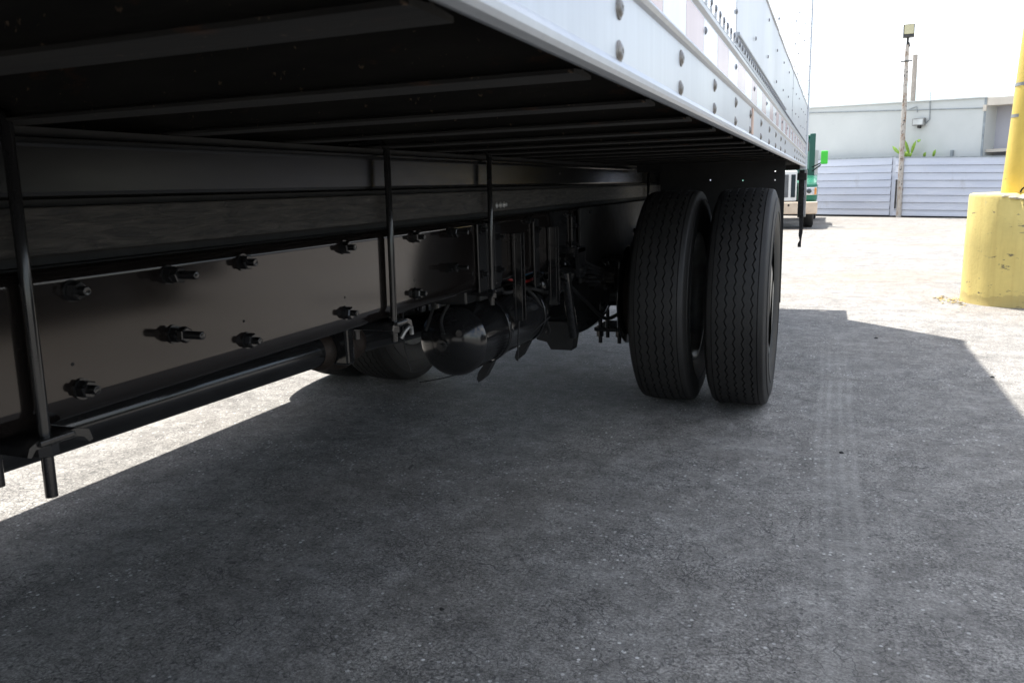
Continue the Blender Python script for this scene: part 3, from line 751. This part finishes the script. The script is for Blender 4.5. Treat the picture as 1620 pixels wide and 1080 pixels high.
# bolts on the web
def nutbolt(y, z, length, stud=False):
    x = -.8598; m = MB()
    m.lathe([(0, .0165), (.003, .0165)], (x, y, z), (1, 0, 0), 24)
    m.lathe([(.003, .0135), (.0045, .0145), (.0155, .0145), (.018, .0125)], (x, y, z), (1, 0, 0), 6, False, random.uniform(0, 1))
    pr = [(.018, .0066)]
    h = .018
    while h < length: pr += [(h + .0012, .0072), (h + .0024, .0064)]; h += .0024
    pr += [(length + .002, .005), (length + .002, 0)]
    m.lathe(pr, (x, y, z), (1, 0, 0), 12)
    if stud:
        m.lathe([(.018, .0135), (.019, .0142), (.029, .0142), (.030, .012)], (x, y, z), (1, 0, 0), 6, False, random.uniform(0, 1))
    bx(m, 'bolt', 'gloss')
for (y, z) in ((.830, .898), (.825, .750), (1.201, .904), (1.194, .754), (1.543, .905), (1.534, .754), (1.881, .906), (1.875, .754), (2.30, .9), (2.30, .76), (2.75, .91), (3.2, .91), (3.5, .91)):
    nutbolt(y, z, .030)
for (y, z) in ((1.015, .901), (1.014, .799), (2.093, .904), (2.083, .803)): nutbolt(y, z, .062, True)
for (y, z) in ((.815, .790), (1.19, .792), (1.535, .79), (1.87, .79)):
    m = MB(); m.lathe([(0, .0028), (.0006, .0026)], (-.8599, y, z), (1, 0, 0), 10); bx(m, 'plug', 'hole')
# small bolt group on the timber / channel line
m = MB()
for q in range(3): m.lathe([(0, .011), (.006, .011), (.006, .007), (.016, .006)], (-.8715, 2.48 + q * .032, .972), (1, 0, 0), 8)
bx(m, 'bolt', 'rim')

# U-bolts
def ubolt(y, f=lambda x: x, zbot=.612):
    X, XI = -.846, -.962; r = .0085; top = 1.150
    pts = [(f(X), y - .010, zbot), (f(X), y - .003, .85), (f(X), y + .004, top - .02)]
    pts += [(f(X - .014), y + .004, top - .002), (f(XI + .014), y + .004, top - .002), (f(XI), y + .004, top - .02), (f(XI), y, .85), (f(XI), y - .006, zbot)]
    u = MB(); u.tube(pts, r, 14); ub = bx(u, 'u_bolt', 'gloss')
    p = MB(); p.box((f(-.985), y - .032, .6935), (f(-.822), y + .024, .7035), .003)
    p.extrude([(y - .032, .703), (y - .045, .697), (y - .050, .685), (y - .044, .683), (y - .036, .692), (y + .030, .692), (y + .040, .688), (y + .048, .678), (y + .055, .680), (y + .050, .697), (y + .030, .704)], 'yz', f(-.978), f(-.828))
    bx(p, 'clamp_plate', 'gloss', ub)
    for xx in (X, XI):
        q = MB(); q.lathe([(0, .016), (.001, .0165), (.016, .0165), (.018, .015)], (f(xx), y - .008, .674), (0, 0, 1), 6, False, .3); bx(q, 'nut', 'gloss', ub)
for y in (.752, 1.735, 2.375, 4.815): ubolt(y, zbot=.612 if y < 1 else .65)
for y in (.752, 2.375): ubolt(y, mirrorx, .65)
m = MB(); m.tube([(-.838, 1.745, .655), (-.830, 1.75, .672), (-.832, 1.775, .680), (-.838, 1.80, .674), (-.838, 1.802, .655)], .0055, 8); bx(m, 'wire_clip', 'band')

# ---- wheels
def tyre_mesh():
    N_ = 264; R0 = .4985
    zig = lambda k: (0, .55, 1, .55)[k % 4] * 2 - 1.1
    cols_ = []   # (u, r, zig amplitude)
    side = [(-.100, .292), (-.120, .318), (-.134, .360), (-.140, .405), (-.137, .445), (-.1295, .470), (-.1245, .4835), (-.1240, .4850), (-.1200, .4895)]
    for u, r in side: cols_.append((u, r, 0))
    crown = lambda u: R0 - 18 * abs(u) ** 4 - .22 * u * u
    cols_.append((-.1165, crown(.1165) - .001, 0))
    cols_.append((-.1015, crown(.1015), 0))
    def groove(c, w, d, amp):
        cols_.extend([(c - w, crown(c), amp), (c - w * .55, crown(c) - d, amp), (c + w * .55, crown(c) - d, amp), (c + w, crown(c), amp)])
    groove(-.098, .0022, .006, 0)
    [groove(c_, .0032, .010, .0050) for c_ in (-.074, -.037, 0, .037, .074)]
    groove(.098, .0022, .006, 0)
    cols_.append((.1015, crown(.1015), 0)); cols_.append((.1165, crown(.1165) - .001, 0))
    for u, r in side[::-1]: cols_.append((-u, r, 0))
    nc = len(cols_); vs = []
    for k in range(N_):
        t = 2 * PI * k / N_
        for (u, r, a) in cols_:
            uu = u + a * zig(k); vs.append((uu, r * math.cos(t), r * math.sin(t)))
    fs = [(k * nc + j, k * nc + j + 1, ((k + 1) % N_) * nc + j + 1, ((k + 1) % N_) * nc + j) for k in range(N_) for j in range(nc - 1)]
    # small sipes on the rib edges
    mb = MB(); vs = [(p[0] * .93, p[1], p[2]) for p in vs]
    mb.add(vs, fs, True)
    # sidewall ribs
    for sgn in (-1, 1):
        for r_, u_ in ((.392, .1297), (.452, .1262)):
            mb.tube([(sgn * u_, r_ * math.cos(2 * PI * q / 96), r_ * math.sin(2 * PI * q / 96)) for q in range(97)], .0022, 5, False)
    o = mb.build('tyre', 'rubber'); me = o.data; bpy.data.objects.remove(o)
    for p in me.polygons: p.use_smooth = True
    try: me.set_sharp_from_angle(angle=math.radians(35))
    except Exception: pass
    return me
TY = tyre_mesh()
def rim_mesh():
    m = MB(); m.lathe([(-.106, .300), (-.100, .304), (-.094, .290), (-.06, .280), (.06, .280), (.094, .290), (.100, .304), (.106, .300), (.104, .286), (.06, .272), (.035, .262), (.02, .235), (.03, .18), (.048, .16), (.048, .10), (.03, .10), (.03, .16), (.012, .19), (.0, .24), (-.02, .262), (-.06, .270), (-.104, .286), (-.106, .300)], (0, 0, 0), (1, 0, 0), 48)
    o = m.build('rim', 'rim'); me = o.data; bpy.data.objects.remove(o); return me
RIM = rim_mesh()
def small_mesh(mb, name, mat):
    o = mb.build(name, mat); me = o.data; bpy.data.objects.remove(o); return me
NUT = small_mesh(MB().lathe([(0, .016), (.016, .016), (.018, .012), (.028, .012), (.029, 0)], (0, 0, 0), (1, 0, 0), 6, False), 'lug_nut', 'zinc')
HUB = small_mesh(MB().lathe([(0, .11), (.09, .10), (.10, .085), (.105, 0)], (0, 0, 0), (1, 0, 0), 28), 'hub', 'rim')
def wheel(x, y, face, hub=True, r=.5):
    w = bpy.data.objects.new('wheel', None); COL.objects.link(w); w.parent = bt; w.matrix_parent_inverse = Matrix.Translation(-Vector(BT))
    w.location = (x, y, .497); w.rotation_euler = (random.uniform(0, 6), 0, 0 if face > 0 else PI)
    link('tyre', TY, w); link('rim', RIM, w)
    if hub:
        link('hub', HUB, w, (.03, 0, 0))
        for k in range(10):
            a = 2 * PI * k / 10; link('lug_nut', NUT, w, (.048, .135 * math.cos(a), .135 * math.sin(a)))
WY = 3.78
wheel(-.166, WY, -1); wheel(-.492, WY, 1, False)
wheel(mirrorx(-.166) + .085, WY, 1); wheel(mirrorx(-.492) + .085, WY, -1, False)
wheel(-.25, -2.3, 1); wheel(mirrorx(-.25), -2.3, -1)
for s in (0, 1):
    f = (lambda x: x) if s == 0 else mirrorx
    m = MB(); m.lathe([(-.10, .0), (-.10, .21), (.10, .215), (.11, .19), (.11, 0)], (f(-.60), WY, .497), (1, 0, 0), 40); bx(m, 'brake_drum', 'drum')
    m = MB(); m.lathe([(0, .235), (.004, .24), (.010, .235), (.010, .1)], (f(-.725), WY, .497), (1, 0, 0), 40); bx(m, 'dust_shield', 'gloss')

# ---- axle, differential, springs
m = MB(); m.lathe([(-.60, .055), (-.35, .065), (-.2, .075), (.2, .075), (.35, .065), (.60, .055)], (-1.30, WY, .497), (1, 0, 0), 24); bx(m, 'axle_housing', 'gloss')
dc = (-1.045, WY - .02, .535)
m = MB(); m.lathe([(-.34, .0), (-.34, .055), (-.30, .075), (-.24, .085), (-.20, .13), (-.13, .185), (-.05, .215), (-.045, .245), (-.01, .247), (-.005, .232), (.02, .235), (.025, .247), (.05, .245), (.055, .21), (.15, .16), (.20, .06), (.20, 0)], dc, (0, 1, 0), 48)
df = bx(m, 'differential', 'gloss')
m = MB()
for k in range(14):
    a = 2 * PI * k / 14; m.lathe([(0, .012), (.012, .012), (.013, 0)], (dc[0] + .228 * math.cos(a), dc[1] - .046, dc[2] + .228 * math.sin(a)), (0, -1, 0), 6, False)
bx(m, 'flange_bolts', 'gloss', df)
m = MB(); m.extrude([(-1.12, .40), (-.90, .40), (-.925, .265), (-1.03, .265), (-1.05, .30), (-1.10, .31)], 'xz', WY - .30, WY - .22); bx(m, 'torque_bracket', 'black')
# leaf springs
for s in (0, 1):
    f = (lambda x: x) if s == 0 else mirrorx
    for k in range(7):
        L = .66 - .075 * k; m = MB(); vs = []; n_ = 16
        for q in range(n_ + 1):
            t = -1 + 2 * q / n_; yy = WY + t * L; zz = .585 + .0 - k * .0145 + .10 * (t * L / .66) ** 2
            for dx, dz in ((-.038, 0), (.038, 0), (.038, .012), (-.038, .012)): vs.append((f(-.80) + dx, yy, zz + dz + .04))
        fs = [(q * 4 + j, q * 4 + (j + 1) % 4, q * 4 + 4 + (j + 1) % 4, q * 4 + 4 + j) for q in range(n_) for j in range(4)]
        m.add(vs, fs); m.add(vs[:4], [(3, 2, 1, 0)]); m.add(vs[-4:], [(0, 1, 2, 3)]); bx(m, 'spring_leaf', 'gloss')
    for yy in (WY - .07, WY + .07):
        m = MB(); m.tube([(f(-.752), yy, .262), (f(-.752), yy, .66), (f(-.76), yy, .675), (f(-.84), yy, .675), (f(-.848), yy, .66), (f(-.848), yy, .262)], .010, 10); ua = bx(m, 'axle_u_bolt', 'gloss')
        for xx in (-.752, -.848):
            m = MB(); m.lathe([(0, .019), (.03, .019)], (f(xx), yy, .295), (0, 0, 1), 6, False); bx(m, 'nut', 'gloss', ua)
    m = MB(); m.box((f(-.87), WY - .11, .325), (f(-.73), WY + .11, .345), .004); bx(m, 'spring_plate', 'gloss')
    # spring hangers
    for yy, zz in ((WY - .68, .70), (WY + .66, .70)):
        m = MB(); m.extrude([(yy - .10, .93), (yy + .10, .93), (yy + .06, .76), (yy + .035, .66), (yy - .035, .66), (yy - .06, .76)], 'yz', f(-.859), f(-.845))
        m.extrude([(yy - .055, .78), (yy + .055, .78), (yy + .035, .66), (yy - .035, .66)], 'yz', f(-.770), f(-.755))
        m.box((f(-.845), yy - .05, .76), (f(-.755), yy + .05, .785), .003)
        m.tube([(f(-.87), yy, .69), (f(-.74), yy, .69)], .018, 12); bx(m, 'spring_hanger', 'gloss')
# brake chambers and slack adjuster
for (x, y, z) in ((-.93, WY - .42, .66), (mirrorx(-.93), WY - .42, .66)):
    m = MB(); m.lathe([(-.13, 0), (-.13, .05), (-.115, .075), (-.06, .082), (-.05, .094), (-.035, .094), (-.025, .082), (.03, .080), (.045, .05), (.05, .02), (.14, .012), (.14, 0)], (x, y, z), (.15, 1, -.25), 28); bc = bx(m, 'brake_chamber', 'gloss')
m = MB(); m.tube([(-.90, WY - .55, .93), (-.885, WY - .50, .62)], .028, 14); m.tube([(-.885, WY - .50, .64), (-.87, WY - .44, .36)], .022, 14); bx(m, 'shock_absorber', 'gloss')

m = MB(); m.box((-.852, 3.36, .60), (-.838, 4.95, .932), .003); bx(m, 'reflection_mask', 'black')  # flat black plate added to hide the pale reflection on the rail
# ---- air tank with straps
tcx, tcz, ty0 = -1.0, .520, 2.315; tr = .122
m = MB(); pr = [(0, 0)]
for q in range(1, 9): a = PI / 2 * q / 8; pr.append((.062 * (1 - math.cos(a)), tr * math.sin(a)))
pr += [(.066, tr + .0015), (.070, tr + .0015), (.072, tr), (.70, tr), (.704, tr + .0015), (.708, tr)]
for q in range(1, 9): a = PI / 2 * q / 8; pr.append((.708 + .062 * math.sin(a), tr * math.cos(a)))
m.lathe(pr, (tcx, ty0, tcz), (0, 1, 0), 56); tank = bx(m, 'air_tank', 'gloss')
m = MB(); m.lathe([(-.016, 0), (-.016, .009), (-.004, .009), (-.004, .02), (.03, .02)], (tcx - .01, ty0 - .006, tcz - .005), (0, 1, 0), 10, False); bx(m, 'port_fitting', 'gloss', tank)
m = MB(); m.lathe([(-.01, .013), (.03, .013)], (tcx + .055, ty0 + .002, tcz + .04), (0, 1, 0), 6, False); bx(m, 'port_fitting', 'gloss', tank)
for ys_ in (2.60, 2.985):
    m = MB(); w_ = .020; vs = []
    for q in range(33):
        a = 2 * PI * q / 32
        for dy in (-w_, w_):
            for rr in (tr + .002, tr + .006): vs.append((tcx + rr * math.cos(a), ys_ + dy, tcz + rr * math.sin(a)))
    fs = []
    for q in range(32):
        o_ = q * 4
        for (i0, i1) in ((0, 1), (1, 3), (3, 2), (2, 0)): fs.append((o_ + i0, o_ + i1, o_ + 4 + i1, o_ + 4 + i0))
    m.add(vs, fs, True); bx(m, 'tank_strap', 'gloss')
    m = MB(); m.box((-.858, ys_ - .018, .560), (-.846, ys_ + .018, .872), .002); m.box((-.846, ys_ - .018, .560), (-.822, ys_ - .013, .872), .001); m.box((-.846, ys_ + .013, .560), (-.822, ys_ + .018, .872), .001)
    hb = bx(m, 'tank_bracket', 'gloss')
    for zz in (.82, .74, .64):
        m = MB(); m.lathe([(0, .010), (.008, .010), (.008, .005), (.016, .005)], (-.846, ys_, zz), (1, 0, 0), 6, False); bx(m, 'bolt', 'rim', hb)
    # loose strap tail under the tank
    m = MB(); m.extrude([(tcx + .02, tcz - tr - .004), (tcx + .055, tcz - tr + .006), (tcx + .02, tcz - tr - .055), (tcx - .005, tcz - tr - .075), (tcx - .012, tcz - tr - .062), (tcx - .004, tcz - tr - .035)], 'xz', ys_ - .02, ys_ + .02); bx(m, 'strap_tail', 'rubber_flap')
m = MB(); m.tube([(-.855, 2.63, .56), (-.862, 2.63, .48), (-.87, 2.64, .40)], .003, 6)
pts = []
for q in range(15):
    a = q / 14; pts.append((-1.12 + .27 * a, 2.34 + .62 * a, .375 + .14 * a ** 2 - .02 * math.sin(a * PI)))
m.tube(pts, .0022, 6); m.tube([(-1.13, 2.27, .64), (-1.135, 2.27, .57), (-1.13, 2.27, .50), (-1.11, 2.27, .43)], .003, 6); bx(m, 'cable', 'rubber_flap')
def hose(pts, r, mat, n=18):
    P = [Vector(p) for p in pts]; out = []
    for i in range(len(P) - 1):
        p0 = P[max(i - 1, 0)]; p1 = P[i]; p2_ = P[i + 1]; p3 = P[min(i + 2, len(P) - 1)]
        for q in range(6):
            t = q / 6; out.append(.5 * ((2 * p1) + (p2_ - p0) * t + (2 * p0 - 5 * p1 + 4 * p2_ - p3) * t * t + (3 * p1 - p0 - 3 * p2_ + p3) * t ** 3))
    out.append(P[-1]); m = MB(); m.tube(out, r, 8); return bx(m, 'air_hose', mat)
hose([(-.95, 2.72, .70), (-.90, 2.78, .675), (-.88, 2.88, .685), (-.92, 3.0, .72)], .0055, 'red_hose')
hose([(-.95, 2.74, .76), (-.90, 2.82, .735), (-.90, 2.95, .75)], .006, 'red_hose')
hose([(-.95, 2.72, .72), (-.90, 2.80, .700), (-.88, 2.92, .715)], .006, 'blue_hose')
hose([(-1.0, 2.6, .64), (-.96, 2.9, .72), (-.95, 3.2, .74), (-.93, 3.35, .72)], .009, 'rubber_flap')
hose([(-1.05, 2.5, .63), (-1.05, 2.9, .80), (-1.02, 3.3, .86), (-.98, 3.6, .80)], .011, 'rubber_flap')
hose([(-.96, 2.3, .72), (-1.0, 2.36, .66), (-1.02, 2.33, .60), (-1.0, 2.30, .56)], .007, 'rubber_flap')
hose([(-.90, 3.35, .60), (-.86, 3.5, .50), (-.80, 3.62, .40), (-.74, 3.7, .42)], .009, 'rubber_flap')
hose([(-.97, 2.24, .71), (-1.02, 2.3, .69), (-1.06, 2.34, .62), (-1.08, 2.33, .56)], .006, 'rubber_flap')
hose([(-.93, 2.5, .69), (-.90, 2.62, .655), (-.885, 2.8, .65), (-.89, 3.05, .60), (-.92, 3.3, .58)], .007, 'rubber_flap')
hose([(-1.04, 2.75, .64), (-.98, 2.82, .68), (-.90, 2.92, .60), (-.89, 3.05, .45), (-.95, 3.2, .40)], .008, 'rubber_flap')
hose([(-.88, 3.1, .90), (-.87, 3.18, .78), (-.93, 3.3, .66)], .008, 'rubber_flap')
hose([(-.90, 3.42, .84), (-.86, 3.52, .74), (-.86, 3.60, .60), (-.92, 3.62, .50)], .009, 'gloss')
for (yy, zz, hh) in ((2.44, .72, .19), (2.82, .66, .25), (3.12, .60, .32), (3.30, .74, .16)):
    m = MB(); m.box((-.858, yy - .028, zz), (-.849, yy + .028, zz + hh), .002); m.box((-.95, yy - .026, zz - .008), (-.848, yy + .026, zz), .002); fb_ = bx(m, 'frame_bracket', 'gloss')
    for q in (0, 1):
        m = MB(); m.lathe([(0, .013), (.011, .013), (.011, .007), (.022, .006)], (-.849, yy, zz + .04 + q * (hh - .08)), (1, 0, 0), 6, False); bx(m, 'bolt', 'gloss', fb_)
m = MB(); m.box((-1.14, 2.46, .645), (-.93, 2.56, .71), .006); m.tube([(-1.10, 2.51, .71), (-1.10, 2.51, .80)], .02, 10); bx(m, 'valve', 'black')
m = MB(); m.lathe([(0, .045), (.06, .05), (.09, .05), (.10, .03)], (-.96, 3.18, .62), (0, -1, 0), 20); bx(m, 'relay_valve', 'gloss')
# frame brackets behind the tank and near the axle
m = MB(); m.box((-1.02, 2.28, .66), (-.90, 2.36, .72), .006); m.box((-.858, 2.28, .70), (-.850, 2.46, .92), .003); bx(m, 'frame_bracket', 'gloss')
m = MB(); m.box((-1.70, 3.30, .62), (-1.12, 3.36, .80), .01); bx(m, 'frame_bracket', 'black')

# ---- drive shaft
m = MB(); m.tube([(-1.295, -1.8, .62), (-1.295, 1.98, .548)], .052, 32); ds = bx(m, 'drive_shaft', 'gloss')
m = MB(); m.lathe([(0, .052), (.02, .062), (.05, .066), (.07, .05), (.10, .07), (.12, .078), (.135, .078), (.14, .04), (.17, .05), (.20, .06), (.22, .06), (.24, .03)], (-1.295, 1.98, .545), (0, 1, -.03), 28); bx(m, 'universal_joint', 'drum', ds)
m = MB(); m.tube([(-1.295, 2.18, .54), (-1.06, WY - .40, .53)], .045, 28); bx(m, 'drive_shaft', 'gloss')
m = MB(); m.box((-1.40, 2.02, .50), (-1.19, 2.06, .70), .008); bx(m, 'bearing_bracket', 'gloss')

# ---- mud flap panels behind the wheels, with real bolt holes
def flap(x0, x1, y):
    z0, z1 = .375, 1.13
    holes = [(-.430, 1.085), (-.430, 1.038), (-.259, 1.032), (-.095, 1.075), (-.095, 1.028)] if x1 > -1 else []
    xs = sorted(set([x0, x1] + [h[0] - .0035 for h in holes] + [h[0] + .0035 for h in holes]))
    zs = sorted(set([z0, z1] + [h[1] - .0035 for h in holes] + [h[1] + .0035 for h in holes]))
    m = MB()
    for i in range(len(xs) - 1):
        for j in range(len(zs) - 1):
            cx_, cz_ = (xs[i] + xs[i + 1]) / 2, (zs[j] + zs[j + 1]) / 2
            if any(abs(cx_ - h[0]) < .003 and abs(cz_ - h[1]) < .003 for h in holes): continue
            m.add([(xs[i], y, zs[j]), (xs[i + 1], y, zs[j]), (xs[i + 1], y, zs[j + 1]), (xs[i], y, zs[j + 1])], [(0, 1, 2, 3)])
            m.add([(xs[i], y + .008, zs[j]), (xs[i + 1], y + .008, zs[j]), (xs[i + 1], y + .008, zs[j + 1]), (xs[i], y + .008, zs[j + 1])], [(3, 2, 1, 0)])
    m.box((x0 - .002, y + .0005, z0), (x0, y + .0075, z1)); m.box((x1, y + .0005, z0), (x1 + .002, y + .0075, z1))
    bx(m, 'mud_flap', 'rubber_flap')
flap(-.70, -.047, 4.46); flap(XL + .047, XL + .70, 4.46)
m = MB(); m.box((-1.95, 5.30, .45), (-.60, 5.62, 1.115), .02); bx(m, 'ground_mask_box', 'black')  # black box added to hide bright sunlit ground behind the axle
m = MB(); m.box((-.84, 4.475, 1.09), (-.06, 4.50, 1.13)); m.box((XL + .06, 4.475, 1.09), (XL + .84, 4.50, 1.13)); bx(m, 'flap_bar', 'black')

# ---- cab at the front of the truck
m = MB(); m.extrude([(-1.35, .75), (-1.35, 2.75), (-1.75, 2.85), (-2.9, 2.75), (-3.35, 1.75), (-3.45, .55), (-2.85, .55), (-2.8, 1.05), (-1.85, 1.05), (-1.8, .60), (-1.4, .60)], 'yz', -2.42, -.18); bx(m, 'cab', 'twhite')

# ------------------------------------------------------------------ added unseen truck on the far side, blocks sky to deepen shade
NB = (-6.1, 1.5, 0)
nt = empty('box_truck', NB, 'second box truck added unseen on the far side to block sky light', 'truck')
def nx(mb, name, mat, parent=None, **k):
    o = mb.build(name, mat, parent or nt, **k)
    if parent is None: o.matrix_parent_inverse = Matrix.Translation(-Vector(NB))
    return o
mb = MB(); mb.box((-7.3, -2.5, .98), (-4.75, 8.2, 3.95), .03); nx(mb, 'box_body', 'dark_side')
mb = MB(); mb.box((-6.5, -5.0, .68), (-6.42, 8.0, .93)); mb.box((-5.6, -5.0, .68), (-5.52, 8.0, .93)); nx(mb, 'frame_rails', 'black')
mb = MB(); mb.extrude([(-2.6, .5), (-2.6, 2.7), (-4.2, 2.7), (-4.8, 1.7), (-4.9, .45)], 'yz', -7.1, -4.95); nx(mb, 'cab', 'tgreen_d')
mb = MB(); mb.box((-4.86, -1.2, .38), (-4.80, 3.9, 1.02), .01); nx(mb, 'side_skirt', 'dark_side')
for (x, y) in ((-5.1, 5.4), (-6.9, 5.4), (-5.15, -3.7), (-6.85, -3.7)):
    for dx in ((0, .34 if x < -6 else -.34) if y > 0 else (0,)):
        w = bpy.data.objects.new('wheel', None); COL.objects.link(w); w.parent = nt; w.matrix_parent_inverse = Matrix.Translation(-Vector(NB))
        w.location = (x + dx, y, .497); link('tyre', TY, w); link('rim', RIM, w)

# unseen dark car added out on the right to make the dark end of the reflection in the frame rail
VN = (4.85, 3.9, 0)
vn = empty('added_car', VN, 'dark low saloon car added unseen on the right to darken the rail reflection', 'car')
def vx(mb, name, mat, parent=None):
    o = mb.build(name, mat, parent or vn)
    if parent is None: o.matrix_parent_inverse = Matrix.Translation(-Vector(VN))
    return o
mb = MB(); mb.extrude([(1.4, .22), (1.3, .80), (1.5, .98), (2.6, 1.02), (5.1, .98), (6.3, .84), (6.5, .6), (6.45, .22), (6.1, .22), (5.85, .55), (5.45, .55), (5.2, .22), (2.7, .22), (2.45, .55), (2.05, .55), (1.8, .22)], 'yz', 3.9, 5.75); bd = vx(mb, 'body', 'van_paint')
mb = MB(); mb.extrude([(2.1, 1.0), (2.7, 1.38), (4.3, 1.40), (5.1, .99)], 'yz', 4.0, 5.65); vx(mb, 'cabin', 'glass', bd)
for y in (2.25, 5.65):
    for x in (4.01, 5.64):
        mb = MB(); mb.lathe([(-.1, .2), (-.1, .29), (-.07, .32), (.07, .32), (.1, .29), (.1, .2)], (x, y, .32), (1, 0, 0), 28); w = vx(mb, 'wheel', 'rubber')
        mb = MB(); mb.lathe([(-.08, .2), (.08, .2)], (x, y, .32), (1, 0, 0), 20); vx(mb, 'rim', 'rim', w)

# ------------------------------------------------------------------ grit on the ground
random.seed(21)
mb = MB()
def chip(mb, x, y, s):
    vs = []; a0 = random.uniform(0, 6)
    for k in range(5): a = a0 + k * 2 * PI / 5; rr = s * random.uniform(.6, 1.1); vs.append((x + rr * math.cos(a), y + rr * math.sin(a), 0.0005))
    vs.append((x + random.uniform(-.3, .3) * s, y + random.uniform(-.3, .3) * s, s * random.uniform(.3, .7)))
    mb.add(vs, [(k, (k + 1) % 5, 5) for k in range(5)])
for k in range(900):
    y = .9 + 6 * random.random() ** 1.6; x = random.uniform(-1.9, 1.4) ; chip(mb, x, y, random.uniform(.0012, .0034))
mb.build('loose_grit', 'stone', kind='stuff', label='tiny pale stone chips scattered over the shaded pavement', category='grit')
mb = MB()
for k in range(140):
    y = .9 + 6 * random.random() ** 1.5; x = random.uniform(-1.9, 1.6); chip(mb, x, y, random.uniform(.0015, .0036))
mb.build('dark_crumbs', 'tar', kind='stuff', label='fine black crumbs scattered over the shaded pavement', category='grit')
def crumb(x, y, s, label):
    mb = MB(); a0 = random.uniform(0, 6); n = 8; ring = []
    for k in range(n): a = a0 + k * 2 * PI / n; rr = s * random.uniform(.6, 1.15); ring.append((x + rr * math.cos(a), y + rr * .8 * math.sin(a), 0))
    r2 = [(x + (p[0] - x) * .7, y + (p[1] - y) * .7, s * random.uniform(.3, .6)) for p in ring]
    mb.add(ring + r2 + [(x, y, s * .6)], [(k, (k + 1) % n, n + (k + 1) % n, n + k) for k in range(n)] + [(n + k, n + (k + 1) % n, 2 * n) for k in range(n)])
    mb.build('asphalt_crumb', 'tar', label=label, category='stone', group='black crumbs on the pavement')
crumb(-.68, 1.595, .0075, 'black crumb lying alone on the shaded pavement, nearest the viewer')
crumb(.262, 3.11, .011, 'black crumb on the shaded pavement in line with the outer tyre')
crumb(1.0, 4.55, .014, 'black crumb near the sunlit edge of the truck shadow')
crumb(.50, 5.52, .013, 'small black crumb on the far shaded pavement before the yellow base')
